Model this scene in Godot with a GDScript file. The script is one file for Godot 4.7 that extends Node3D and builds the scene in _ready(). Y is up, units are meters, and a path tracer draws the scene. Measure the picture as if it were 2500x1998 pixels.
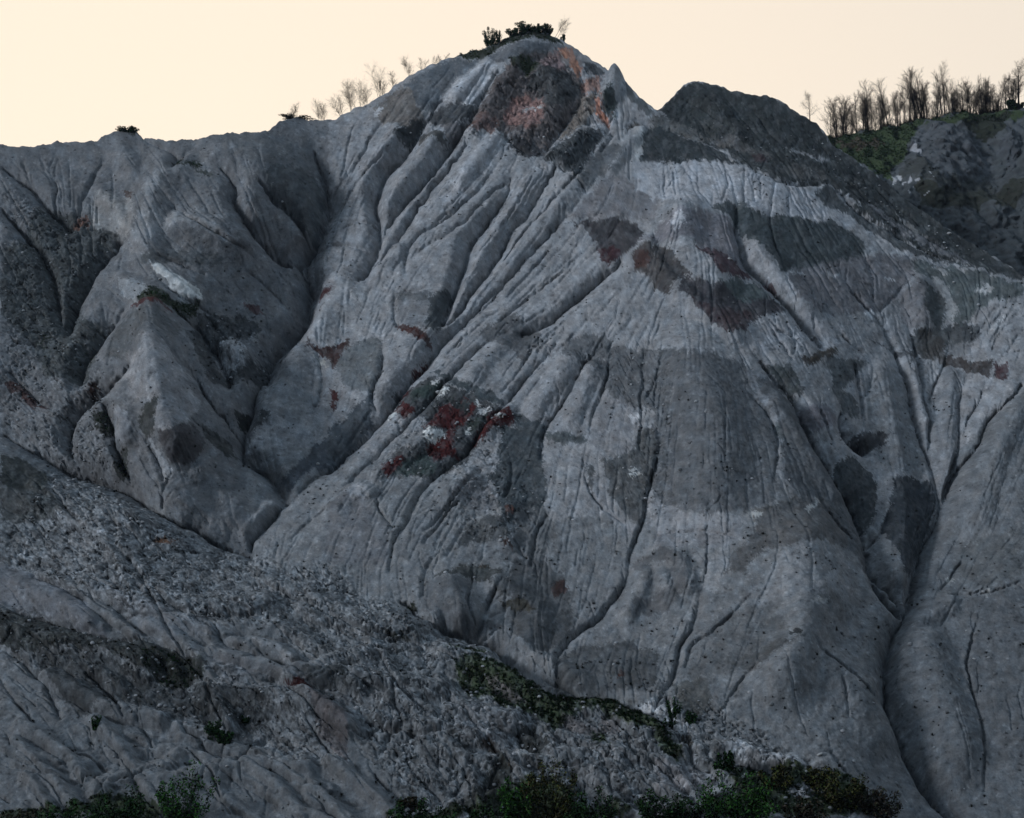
extends Node3D
# A clay badlands hillside at dusk: pale and dark beds cut by gullies, bare trees on the ridges, shrubs at the foot.
# Photo pixels (2500 x 1998) give directions; distances come from the slope the pixel lies on.

const FOCAL := 3726.0
const PITCH := 7.0
const LEFT := -420.0
const RIGHT := 2920.0
const BOTTOM := 2140.0

var rng := RandomNumberGenerator.new()
var turn_up := Basis(Vector3.RIGHT, deg_to_rad(PITCH))
var crops := {
	"A": [0.0, 250.0, 0.39461], "B": [700.0, 20.0, 0.44104], "C": [1550.0, 100.0, 0.44104], "D": [0.0, 850.0, 0.39461],
	"E": [800.0, 700.0, 0.39461], "F": [1600.0, 750.0, 0.41783], "G": [0.0, 1350.0, 0.39425], "H": [800.0, 1350.0, 0.39425],
	"I": [1600.0, 1350.0, 0.41744], "J": [1900.0, 100.0, 0.2783], "W": [0.0, 0.0, 1.0], "K": [600.0, 1200.0, 0.37106], "L": [2200.0, 600.0, 0.29014],
	"P": [1250.0, 855.0, 1.0263], "M": [0.0, 1700.0, 0.32468], "N": [850.0, 1700.0, 0.37106], "O": [1600.0, 1700.0, 0.37106]}

func pix(crop: String, flat: Array) -> PackedVector2Array:
	var c = crops[crop]
	var out := PackedVector2Array()
	for i in range(0, flat.size() - 1, 2):
		out.append(Vector2(c[0] + flat[i] * c[2], c[1] + flat[i + 1] * c[2]))
	return out

func ray(px: float, py: float) -> Vector3:      # direction of a photo pixel, one metre deep
	var d := turn_up * Vector3((px - 1250.0) / FOCAL, -(py - 999.0) / FOCAL, -1.0)
	return d / -d.z

# ---------------------------------------------------------------- light
func make_light() -> void:
	var cam := Camera3D.new()
	cam.name = "camera"
	cam.rotation_degrees = Vector3(PITCH, 0, 0)
	cam.fov = rad_to_deg(2.0 * atan(999.0 / FOCAL))
	cam.near = 0.1
	cam.far = 6000.0
	add_child(cam)
	cam.current = true

	# evening sky: a pale warm glow where the sun has gone behind the hill, dusky blue away from it
	var w := 512
	var h := 256
	var img := Image.create(w, h, false, Image.FORMAT_RGBAF)
	for y in h:
		var el := PI * (0.5 - (y + 0.5) / h)
		for x in w:
			var az := TAU * (x + 0.5) / w
			var a := absf(angle_difference(az, -0.31))
			var g := exp(-pow(a / SKY_GLOW, 2.0)) * exp(-pow(maxf(el, 0.0) / 0.78, 4.0))
			var band := exp(-pow(maxf(el, 0.0) / 0.30, 2.0))
			var col := SKY_BLUE.lerp(SKY_LOW, band * 0.75)
			col = col.lerp(SKY_WARM, g)
			img.set_pixel(x, y, col)
	var pano := PanoramaSkyMaterial.new()
	pano.panorama = ImageTexture.create_from_image(img)
	pano.filter = true
	var sky := Sky.new()
	sky.sky_material = pano
	var env := Environment.new()
	env.background_mode = Environment.BG_SKY
	env.sky = sky
	env.background_energy_multiplier = 1.0
	env.ambient_light_source = Environment.AMBIENT_SOURCE_SKY
	env.tonemap_mode = Environment.TONE_MAPPER_LINEAR
	env.tonemap_exposure = EXPOSURE
	env.sdfgi_enabled = true
	env.ssao_enabled = true
	env.ssil_enabled = true
	env.fog_enabled = true
	env.fog_density = FOG
	env.fog_light_color = Color(0.80, 0.86, 0.96)
	var we := WorldEnvironment.new()
	we.name = "evening_air"
	we.environment = env
	add_child(we)

	var sun := DirectionalLight3D.new()
	sun.name = "afterglow"
	sun.light_color = SUN_COLOR
	sun.light_energy = SUN_ENERGY
	sun.light_angular_distance = 12.0
	sun.shadow_enabled = true
	add_child(sun)
	sun.look_at_from_position(Vector3.ZERO, -SUN_FROM, Vector3.UP)

const EXPOSURE := 1.0
const SKY_BLUE := Color(0.25, 0.35, 0.46)
const SKY_LOW := Color(0.32, 0.39, 0.48)
const SKY_WARM := Color(1.11, 0.95, 0.76)
const SKY_GLOW := 1.4
const FOG := 0.00007
const SUN_COLOR := Color(0.91, 0.95, 1.0)
const SUN_ENERGY := 0.58
const SUN_FROM := Vector3(-0.83, 0.285, 0.45)

# ---------------------------------------------------------------- what the photograph shows of the ground
# distance (metres, horizontal) of the slope at photo pixels
var depths := [
	-400,2140,147.2, 0,2140,146, 800,2140,144.8, 1600,2140,143.6, 2300,2140,149.6, 2900,2140,156.8, -400,1998,155.4, 0,1998,153,
	600,1998,153, 1250,1998,151.8, 1800,1998,150.6, 2320,1998,162.6, 2500,1998,162, 2900,1998,168.6, 0,1800,164.6, 600,1800,165.2,
	1250,1800,162.8, 1700,1800,161.6, 2050,1820,162.1, 2200,1760,175.2, 2500,1780,170.5, -400,1600,174.1, 0,1600,177.1, 300,1600,174.7,
	600,1600,172.9, 900,1500,181.5, 1250,1640,172.6, 1250,1590,180.2, 1560,1700,167.7, 1900,1700,166.5, 2160,1600,182.5, 2500,1600,180.1,
	2900,1500,191.2, 0,1400,191.8, 300,1400,187.2, 620,1400,191.8, 900,1440,189.6, 1250,1450,188.1, 1600,1500,183, 1900,1500,177.8,
	2190,1480,191.2, -400,1200,197, 0,1200,206, 300,1270,198, 2450,1400,193.2, 2700,1250,207, 0,1100,213, 0,1050,223,
	300,1205,208, 610,1345,200, 900,1380,193, 170,1010,222, 250,900,224, 400,860,219, 380,1000,210, 500,1080,212,
	590,1090,223, 600,1230,211, 690,1190,214, -400,900,224, 0,900,228, 120,780,239, 380,720,237, 450,600,249,
	250,560,256, 0,700,241, 0,500,255, 350,480,258, 300,330,274, 0,345,272, -400,380,275, -400,600,251,
	640,960,237, 740,780,252, 745,660,263, 790,500,272, 790,420,277, 740,300,287, 640,430,262, 560,370,268,
	600,620,254, 520,790,241, 850,1200,208, 900,1050,221, 950,900,232, 950,700,249, 1000,500,265, 1000,350,278,
	1000,200,290, 1250,1200,207, 1250,1000,221, 1250,800,236, 1250,600,253, 1250,400,271, 1300,250,285, 1330,95,297,
	1650,1200,199, 1650,1000,211, 1650,850,222, 1650,700,236, 1640,540,251, 1600,400,269, 1600,285,284, 1900,1900,157.9,
	1950,1300,190, 1950,1100,206, 1900,900,221, 1880,760,234, 1900,600,251, 1950,450,267, 1900,330,280, 1700,215,295,
	2000,330,286, 2270,1300,208, 2290,1190,218, 2300,1000,233, 2300,850,245, 2250,700,255, 2250,570,266, 2240,505,276,
	2420,1150,212, 2500,950,228, 2500,800,242, 2500,675,260, 2900,1000,226, 2900,890,240]

var skyline_parts := [
	["W", [-420,378, -200,366, -60,350]],
	["A", [0,262, 100,275, 230,268, 350,238, 450,240, 580,238, 650,205, 700,182, 750,176, 800,172, 850,184, 880,212, 1000,228, 1130,230, 1280,215, 1400,200, 1480,193, 1600,180, 1670,168, 1720,125, 1770,108, 1840,95, 1900,106, 1950,115, 2080,108]],
	["B", [330,575, 430,535, 530,485, 600,430, 680,375, 790,320, 870,282, 930,265, 1010,240, 1110,215, 1180,180, 1250,155, 1340,142, 1440,140, 1490,157, 1540,190, 1600,225, 1660,265, 1720,305, 1780,346, 1796,322, 1815,310, 1835,335, 1870,390, 1930,460, 1990,520, 2050,565]],
	["C", [150,365, 200,310, 275,240, 345,232, 440,240, 530,268, 620,290, 700,296, 760,302, 800,320, 850,355, 900,400, 1000,445, 1060,520, 1085,562, 1130,596, 1200,640, 1270,690, 1340,745, 1440,830, 1537,907, 1620,962, 1700,1012, 1800,1082, 1950,1172, 2050,1236]],
	["W", [2500,676, 2600,742, 2920,900]]]

# gullies: crop, half width in photo pixels, steepness, course from the top down
var gullies := [
	["B",38,1.2,[150,790,190,900,225,1000,225,1090,180,1200,130,1300,100,1400,110,1500]],
	["B",34,1.3,[860,500,790,580,740,650,690,730,620,810,560,870,515,940,500,1000,485,1060,500,1130,510,1200,500,1290,470,1360,430,1450,380,1500]],
	["B",28,1.1,[1180,370,1100,470,1040,590,960,700,900,770,830,860,750,950,680,1020,610,1100,560,1180,510,1280]],
	["B",26,1.1,[1000,720,960,790,880,880,800,970,720,1080,660,1180,600,1270,530,1350,440,1450]],
	["B",22,1.0,[1190,830,1100,960,1000,1060,880,1150,760,1220,680,1300,650,1390,660,1450]],
	["B",18,0.9,[1260,930,1160,1010,1060,1100,960,1190,860,1260,760,1310,690,1370]],
	["B",32,1.2,[1240,950,1200,1060,1130,1140,1050,1230,1000,1310,980,1400,940,1500,900,1600,860,1720]],
	["B",28,1.1,[1480,900,1420,1000,1340,1110,1240,1220,1180,1330,1100,1440,1020,1540,960,1640,880,1723]],
	["B",22,1.0,[1620,960,1500,1060,1400,1150,1290,1270,1200,1370,1130,1450]],
	["B",20,1.0,[1700,800,1640,890,1580,970,1490,1060]],
	["B",18,1.0,[1650,1030,1560,1150,1510,1200,1400,1310,1280,1430,1180,1540,1080,1640,990,1720]],
	["B",14,0.9,[1700,1290,1600,1380,1480,1480,1380,1560,1280,1640,1180,1723]],
	["B",24,1.2,[1860,1400,1790,1450,1650,1560,1500,1680,1440,1723,1300,1800]],
	["B",12,0.9,[640,540,520,640,440,760,380,860,300,960,230,1040]],
	["B",14,0.9,[680,740,600,760,480,860,400,960,330,1060,260,1160,200,1230]],
	["B",14,0.9,[880,560,820,640,760,700]],
	["B",10,0.9,[1080,980,960,1080,840,1160,740,1230]],
	["B",10,0.9,[1330,900,1270,990,1190,1100,1120,1190]],
	["B",10,0.9,[1380,900,1330,1010,1260,1110,1180,1220]],
	["B",10,0.9,[1540,1260,1440,1350,1330,1470,1220,1580]],
	["B",10,0.9,[1640,1300,1540,1400,1430,1500,1320,1600]],
	["B",22,1.3,[1640,430,1620,520,1560,600,1500,700,1440,790]],
	["B",14,1.1,[1600,300,1640,400,1650,460]],
	["B",12,1.0,[1420,560,1380,640,1360,720]],
	["B",12,1.2,[1180,672,1240,722,1310,795,1420,815]],
	["B",12,1.2,[1420,845,1520,905,1610,965,1660,1035]],
	["B",10,1.2,[620,700,690,690,760,610]],
	["B",10,1.1,[900,535,1000,545,1060,520]],
	["B",14,1.1,[1745,560,1790,640,1800,700,1740,790]],
	["B",16,1.1,[1890,640,1960,630,2010,610]],
	["B",12,1.0,[300,1180,400,1180,500,1190]],
	["B",12,1.0,[130,1330,260,1310,420,1330]],
	["B",10,1.1,[620,1560,760,1530,840,1520]],
	# right upper flank: rills on the pale band
	["C",7,1.2,[165,672,165,760,168,890]],["C",6,1.1,[220,700,222,880]],["C",6,1.1,[350,675,345,760,360,850,420,930]],["C",6,1.1,[500,700,510,800,480,900]],
	["C",8,1.3,[600,690,605,800,600,905]],["C",7,1.2,[655,730,655,900]],["C",7,1.2,[690,740,695,890]],["C",6,1.0,[270,680,275,740]],
	["C",9,1.3,[775,770,760,880,742,980,760,1100,790,1200,830,1300]],["C",7,1.2,[850,790,850,960]],["C",6,1.1,[1035,900,1035,990]],
	["C",26,1.2,[560,930,560,1040,590,1130,620,1230,700,1300,780,1370,860,1450,920,1520,980,1600,1040,1680]],
	["C",12,1.1,[900,1290,960,1340,1000,1420,1040,1480]],["C",13,1.1,[1130,1250,1170,1330,1240,1420,1300,1480,1370,1560,1410,1640,1430,1720]],
	["C",9,1.0,[1280,1220,1320,1320,1330,1430]],["C",9,1.0,[1500,1340,1420,1430,1360,1480]],["C",10,1.0,[1520,1480,1540,1560,1540,1640]],
	["C",10,1.2,[720,1510,790,1590,880,1640,880,1723]],["C",11,1.3,[830,1500,900,1560,950,1620,1040,1700]],["C",9,1.2,[990,1500,1000,1570,1050,1650]],["C",11,1.2,[1060,1510,1130,1600,1200,1660,1260,1723]],
	["C",14,1.2,[600,695,700,740,800,785,900,800,1060,800,1140,860,1250,960,1440,1060,1640,1170,1900,1265]],
	["C",10,1.0,[110,430,250,500,380,550,500,615,600,690]],["C",10,1.0,[260,450,390,540,520,590,640,660]],
	["C",12,1.1,[1090,610,1200,720,1300,800,1420,900,1600,1020,1800,1150,2000,1260]],["C",10,1.1,[1070,690,1200,800,1330,900,1500,1010,1700,1130,1900,1250]],["C",8,1.1,[1060,740,1180,830,1340,960,1500,1070,1640,1150]],
	["C",8,1.0,[940,470,1010,540,1070,620]],["C",10,1.0,[600,320,700,420,780,520,860,580]],["C",8,1.0,[420,270,520,360,600,460]],["C",8,1.0,[300,300,400,400,500,480]],
	["C",8,1.0,[2000,1480,1940,1560,1880,1640]],["C",9,1.0,[2120,1440,2040,1560,1980,1660]],
	["L",10,1.1,[980,560,880,680,800,800,780,880]],["L",10,1.1,[1034,700,960,800,900,880]],["L",8,1.0,[900,480,800,620,740,720]],
	# left hills
	["A",24,1.1,[880,225,980,260,1060,300,1090,350,1060,400]],["A",16,1.1,[1230,225,1170,290,1100,360]],
	["A",26,1.1,[0,400,100,450,200,540,260,620,350,700,420,760]],["A",16,1.0,[640,340,570,450,520,540,490,600,480,690]],
	["A",32,1.2,[1370,400,1440,490,1430,560,1480,660,1560,780,1640,880,1720,950,1800,990]],["A",24,1.1,[1600,480,1640,530,1700,610,1790,690,1860,790,1920,880]],
	["A",44,1.4,[1960,410,2010,520,2025,620,2000,720,1960,820,1920,890,1850,970]],
	["A",46,1.4,[1830,970,1880,1060,1910,1130,1900,1200,1890,1300,1840,1390,1760,1450,1700,1520,1650,1600,1640,1690]],
	["A",40,1.2,[760,1230,700,1290,620,1400,560,1500,500,1600,480,1723]],["A",40,1.3,[1080,1270,1220,1380,1300,1500,1360,1600,1400,1723]],
	["A",30,1.2,[740,830,640,920,560,1020,500,1130,440,1260,400,1400]],["A",24,1.1,[0,640,100,760,220,900,300,1050,330,1200,360,1350]],
	["A",16,1.0,[1000,560,1100,660,1240,760,1400,860,1560,960]],["A",12,1.0,[900,860,980,930,1100,980,1260,1060]],
	["A",14,1.1,[900,990,980,1080,1060,1160,1200,1240,1300,1300,1420,1360]],["A",14,1.1,[690,1180,780,1220,900,1230,1000,1260]],
	["A",20,1.1,[2154,500,2080,620,2010,720]],["A",14,1.0,[1700,1060,1780,1140,1840,1230,1880,1290]],["A",12,1.0,[1500,1020,1600,1110,1700,1200,1800,1300]],
	["A",12,1.0,[1900,1460,1960,1530,2060,1550,2110,1460]],["A",14,1.0,[300,420,340,540,330,660]],["A",12,1.0,[120,330,160,440,200,540]],
	["D",46,1.3,[0,520,200,620,350,700,500,745,640,790,790,860,860,920,980,1000,1100,1060,1200,1100,1300,1170,1420,1220,1540,1270]],
	["D",36,1.4,[1640,160,1570,260,1530,380,1500,460,1480,560,1475,640,1560,700,1650,760,1700,830,1750,920]],
	["D",20,1.2,[2154,640,2000,740,1880,840,1800,910,1760,940]],["D",24,1.4,[1760,930,1700,1010,1620,1100,1550,1170,1540,1240]],
	["D",34,1.2,[800,100,640,240,530,320,460,380,420,460,400,560,420,650]],["D",28,1.2,[1080,30,1180,150,1250,260,1340,380,1440,500,1485,590]],
	["D",18,1.1,[900,540,930,620,980,720,1000,820]],["D",16,1.2,[1060,780,1000,880,980,960]],["D",12,1.0,[2154,880,2000,1000,1880,1100,1800,1190]],["D",10,1.1,[1730,1180,1700,1310]],
	["D",24,1.2,[640,340,680,460,700,580,740,680,780,800]],["D",14,1.0,[1140,380,1200,460,1300,540,1400,600]],["D",14,1.0,[0,110,100,200,220,320,330,380]],
	["D",16,1.1,[1960,30,1990,160,1980,280,1930,400]],["D",12,1.0,[300,770,340,900,420,1010,500,1100]],
	# middle
	["E",16,1.1,[410,0,405,180,430,225]],["E",18,1.2,[330,290,340,400,320,520,280,620,270,680,290,740]],
	["E",34,1.2,[1040,0,900,130,760,260,690,330,600,460,500,560,380,720,250,860,120,980,0,1100]],
	["E",20,1.1,[1210,210,1080,290,960,360,860,450,760,560,680,640,600,740,470,870,340,990,180,1140,0,1330]],
	["E",22,1.2,[1480,260,1400,370,1300,480,1200,600,1130,690,1060,770,960,870,880,1000,800,1060,700,1150,600,1240,540,1340,490,1460,450,1560]],
	["E",18,1.1,[1740,300,1660,400,1560,500,1500,640,1400,790,1350,870,1330,980,1320,1060]],["E",12,1.1,[1760,350,1740,500,1700,640,1640,800,1620,880]],
	["E",12,1.2,[1960,380,1960,560,1940,680,1940,860,1930,1000]],["E",9,1.1,[2070,400,2050,520,1980,680]],
	["E",17,1.4,[2060,860,2060,1000,2010,1180,1980,1310,1970,1420,1920,1520,1880,1640,1870,1723]],
	["E",16,1.2,[1380,1400,1300,1500,1280,1600,1260,1723]],["E",12,1.1,[410,1170,330,1280,300,1310,330,1400,400,1500]],["E",12,1.0,[120,1320,200,1340,300,1310]],
	["E",10,1.0,[960,190,860,290,760,390,680,480]],["E",9,1.0,[1040,140,900,270,800,370,700,470,640,520]],["E",9,1.0,[1330,320,1240,430,1170,540,1080,650]],["E",9,1.0,[1440,330,1340,460,1230,590]],
	["E",8,1.0,[1520,160,1400,290,1300,400]],["E",8,1.0,[1640,170,1560,260,1500,330]],["E",8,1.0,[1800,160,1700,320,1620,440]],["E",8,1.0,[1880,200,1780,300,1740,380]],["E",8,1.0,[1640,60,1480,190,1330,330]],["E",8,1.0,[1440,60,1330,150,1210,220]],
	["E",12,1.1,[1130,1060,1140,1200,1100,1300]],["E",12,1.1,[1000,1080,900,1190,800,1300,720,1400,600,1520]],["E",14,1.1,[860,1280,760,1380,680,1480,600,1600]],
	["E",10,1.0,[1600,1100,1590,1190,1640,1290,1720,1380,1840,1460]],["E",10,1.1,[1120,1560,1190,1640,1240,1690]],["E",12,1.0,[880,1440,800,1560,740,1680]],
	["K",14,1.1,[1160,40,1080,180,1000,300,960,420,950,540]],["K",12,1.0,[1500,500,1480,640,1460,780,1520,900]],["K",16,1.1,[1240,420,1180,560,1160,700]],["K",10,1.0,[1960,190,1920,300,1900,440,1930,560]],
	["K",16,1.1,[1700,560,1620,700,1560,820,1510,910]],["K",12,1.0,[1780,830,1740,960,1720,1060]],
	# right: gullies that gather into the deep channel
	["F",22,1.4,[1290,20,1340,100,1390,220,1440,340,1480,480,1510,640,1550,760,1600,880,1640,1000,1670,1110,1680,1180]],
	["F",18,1.4,[1490,90,1520,220,1550,380,1560,500,1600,640,1610,760,1600,880]],["F",14,1.2,[1720,190,1700,340,1640,450,1600,560]],
	["F",20,1.4,[1820,380,1800,480,1780,600,1790,740,1770,860,1730,980,1700,1100,1680,1170]],["F",14,1.2,[1950,400,1900,540,1840,650,1800,760]],
	["F",24,1.4,[2154,450,2080,540,2000,610,1950,680,1900,800,1820,900,1750,1000,1710,1110]],
	["F",36,0.95,[1680,1100,1670,1200,1640,1290,1600,1360,1560,1480,1530,1580,1500,1700,1480,1760]],
	["F",10,1.2,[640,50,720,180,800,300]],["F",10,1.2,[740,40,800,150,820,220]],["F",11,1.3,[830,20,900,130,990,240]],["F",9,1.2,[980,20,1040,100,1080,190]],
	["F",30,1.2,[620,300,720,420,830,540,880,640,940,760,1020,900,1100,1040,1180,1180,1250,1370,1260,1480,1300,1580,1370,1660,1430,1723]],
	["F",14,1.2,[1140,230,1170,350,1190,460,1210,560,1220,690]],["F",10,1.1,[1270,310,1270,420,1230,520]],["F",24,1.5,[1080,620,1120,720,1180,790,1230,830]],
	["F",6,1.0,[400,480,400,640,400,820,400,930]],["F",10,1.1,[40,300,10,440,0,560]],["F",8,1.0,[300,1210,310,1380,300,1500,280,1640]],
	["F",8,1.1,[0,1310,200,1300,380,1310,480,1340]],["F",12,1.0,[2154,1600,2000,1650,1850,1690,1700,1700]],["F",20,1.3,[1380,1200,1330,1300,1270,1380]],
	["F",10,1.0,[900,470,960,580,1010,700,1060,820]],["F",10,1.0,[500,440,620,560,700,680,720,820,700,1000]],["F",10,1.0,[1850,1380,1780,1500,1700,1620,1620,1720]],
	["F",8,1.0,[1640,1180,1560,1260,1500,1400]],["F",12,1.0,[1240,1420,1100,1300,1000,1180,940,1060]],
	["I",36,0.95,[1560,30,1520,160,1480,330,1430,430,1390,500,1360,620,1350,740,1360,880,1400,1000,1450,1110,1500,1220,1550,1300,1620,1400,1700,1490,1760,1560]],
	["I",28,1.3,[1260,60,1290,170,1340,250,1440,350]],["I",18,1.3,[280,170,260,280,220,420,160,520,130,640,100,740,50,800]],["I",12,1.1,[560,250,460,350,330,460,220,530,180,660]],
	["I",12,1.0,[900,560,1000,650,1110,740,1230,850,1340,960]],["I",10,1.0,[2040,120,1900,230,1740,280]],["I",12,1.0,[1900,340,1860,480,1820,640,1840,800,1900,1000,1920,1200,1920,1400]],
	["I",8,1.0,[620,620,500,760,420,880]],["I",8,1.0,[1060,700,1100,860,1130,1000]],
	# foreground
	["G",12,1.3,[20,830,100,930,210,1060]],["G",12,1.1,[320,1100,420,1200,560,1260,640,1340]],["G",12,1.1,[820,980,880,1080,940,1190]],["G",20,1.1,[0,330,200,400,420,460,640,530,860,550,1000,580]],
	["G",18,1.1,[0,600,100,650,220,760,320,900,360,1000]],["G",14,1.1,[480,700,600,800,700,900,760,1000]],["G",16,1.1,[1060,1000,1160,1100,1260,1200,1340,1280]],["G",12,1.0,[150,110,300,190,420,250,560,330]],
	["G",14,1.1,[740,380,800,450,900,510,1000,550]],["G",14,1.1,[540,170,680,230,800,270]],["G",20,1.2,[1540,560,1640,640,1760,700,1900,700]],["G",16,1.2,[1600,800,1760,830,1880,860,2000,880]],
	["G",12,1.0,[1880,1000,1980,1140,2060,1260]],["G",14,1.0,[640,1340,560,1380,500,1440]],["G",14,1.0,[1000,1310,920,1360,820,1400,700,1440]],["G",16,1.1,[1700,1100,1560,1220,1460,1310]],
	["M",10,1.1,[0,500,200,570,420,620,640,650]],["M",10,1.1,[1240,510,1100,590,940,640]],["M",10,1.0,[80,400,200,480,330,600]],
	["H",40,1.1,[450,290,600,400,760,470,900,500,1060,560,1110,640,1400,830,1600,860,1780,880,1900,930,2010,1000,2100,1080]],
	["H",22,1.3,[1900,0,1870,100,1820,220,1740,320,1660,400,1510,500,1450,580,1420,640,1430,780]],["H",12,1.1,[2140,740,2080,860,2020,960]],["H",14,1.1,[1010,320,960,420,920,490]],
	["H",20,1.2,[1180,1060,1190,1160,1240,1240,1340,1260]],["H",14,1.1,[880,1290,840,1400,780,1480]],["H",14,1.1,[480,1280,600,1400,700,1500]],["H",12,1.0,[240,1280,340,1400,460,1500,540,1580]],
	["H",12,1.0,[300,740,440,860,560,960,640,1020]],["H",12,1.0,[100,760,240,840,420,880]],["H",14,1.1,[2090,780,2100,900,2140,1040]],["H",16,1.1,[1400,960,1400,1080,1440,1180]],["H",16,1.2,[1860,1090,1860,1200,1900,1280]],
	["H",12,1.0,[1100,1280,1040,1380,960,1460]],["H",10,1.0,[500,560,640,620,800,700,900,760]],["H",12,1.0,[1560,440,1500,520,1480,600]],
	["O",18,1.2,[160,250,220,340,260,440,380,500]],["O",12,1.0,[1140,360,1180,440,1240,520]],["O",12,1.0,[400,390,560,440,700,480,900,500]]]

# swelling spurs, knolls and ledges: crop, half width in photo pixels, height in metres, course
var spurs := [
	["A",60,3.0,[1050,400,950,520,880,760,900,860]],["A",45,2.5,[1100,750,1300,790,1500,890]],["A",70,3.0,[1400,240,1600,330,1750,470,1850,620,1900,740]],
	["A",60,4.0,[960,1300,940,1440,950,1600,960,1723]],["A",40,2.0,[700,190,760,300,800,420]],["A",50,2.5,[2154,1120,2040,1280,1940,1440]],["A",30,1.6,[620,560,720,640,780,760]],
	["A",20,1.4,[920,985,1050,1070,1240,1200]],["A",24,1.6,[740,1080,860,1130,940,1170]],["A",24,1.6,[1360,1490,1440,1540,1540,1590]],
	["D",70,4.0,[960,10,1000,160,1030,330,1060,450,1120,560]],["D",40,2.0,[760,410,760,540]],["D",50,2.0,[1300,760,1400,860,1480,1000]],["D",50,2.5,[1850,80,1760,300,1700,420]],["D",24,1.6,[1700,960,1600,1060,1540,1140]],
	["B",60,3.0,[1340,160,1240,330,1130,480,1010,660]],["B",40,2.2,[1400,360,1500,470,1440,600]],["B",24,2.5,[1815,315,1800,430,1770,480]],["B",30,2.0,[1130,320,1040,400,940,490]],["B",30,1.8,[1150,710,1060,830,960,950]],
	["B",26,1.5,[600,690,520,800,460,900,420,1000]],["B",26,1.5,[820,730,720,860,620,990,560,1080]],["B",30,1.5,[1600,950,1480,1120,1360,1260,1220,1420]],["B",40,2.0,[1380,640,1300,700]],["B",26,1.6,[600,1330,540,1420,480,1480]],
	["B",20,1.2,[1960,660,1880,780,1790,900]],["B",30,2.0,[1640,700,1560,800,1480,850]],
	["C",70,3.0,[250,980,240,1120,300,1230,430,1330]],["C",40,2.0,[60,1160,200,1340,420,1500,560,1600]],["C",40,2.5,[345,240,450,380,560,520]],["C",20,1.2,[1060,795,1240,915,1420,1040]],["C",40,1.8,[700,1190,820,1320,960,1460]],["C",40,2.0,[1560,1340,1590,1440,1600,1540]],
	["E",30,1.4,[1060,360,980,460,900,560]],["E",30,1.4,[1500,450,1400,600,1280,760]],["E",26,1.3,[1640,500,1580,660,1500,820]],["E",30,1.5,[640,900,560,980,440,1080,300,1160]],["E",40,2.0,[860,1200,760,1290]],["E",40,2.0,[1140,1400,1040,1480,1100,1560]],
	["E",36,2.0,[240,1280,130,1300,40,1380]],["E",34,1.8,[1100,780,1040,830,980,880]],
	["F",100,3.0,[200,300,300,560,350,860,300,1080]],["F",34,1.8,[1330,370,1360,560,1400,760,1450,950]],["F",26,1.4,[1720,400,1700,600,1700,800,1690,960]],["F",26,1.4,[1480,300,1530,480,1570,660]],["F",50,2.5,[1420,1020,1440,1200,1420,1400,1400,1560]],
	["F",90,4.0,[880,1400,920,1560,960,1700]],["F",30,1.6,[700,560,840,740,940,900,1060,1080]],["F",40,2.0,[40,1460,140,1500,160,1620]],["F",60,3.0,[2100,560,2000,760,1900,960,1850,1200]],
	["I",90,4.0,[860,10,880,200,880,420,860,540,760,720]],["I",60,2.0,[900,560,1060,740,1200,900,1300,1100]],["I",80,3.5,[1560,600,1600,800,1680,1000,1760,1200]],["I",40,2.0,[40,140,80,240]],["I",40,2.0,[1700,320,1560,420,1460,540]],
	["G",40,2.4,[0,160,200,240,420,340,560,440]],["G",36,2.4,[540,200,760,280,1000,400,1300,500]],["G",50,3.0,[0,470,300,560,640,620,900,700]],["G",26,1.8,[1560,570,1720,610,1830,690]],["G",26,1.8,[1600,760,1780,745,1960,760]],
	["G",40,2.2,[600,1470,800,1400,1000,1340,1100,1260]],["G",30,1.6,[1000,1230,1160,1240,1300,1290]],["G",40,2.0,[900,1440,1200,1390,1500,1330,1900,1330]],["G",50,2.4,[1300,860,1600,900,1900,950]],
	["H",46,3.0,[720,640,900,690,1060,720,1230,790,1400,860,1600,880,1780,900,1960,980,2080,1120]],["H",40,2.2,[760,1000,940,1000,1140,1040]],["H",40,2.2,[1400,1260,1600,1280,1800,1320]],["H",40,2.0,[400,880,520,940,640,1020]],["H",40,2.0,[1060,200,1160,260,1300,340]],
	["H",50,2.5,[760,220,820,330,840,420]],["H",50,2.5,[1300,420,1240,520,1180,580]],["H",36,2.0,[1960,150,1920,260,1860,360]],["O",26,1.8,[400,360,520,340,700,420,900,470]]]

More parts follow.
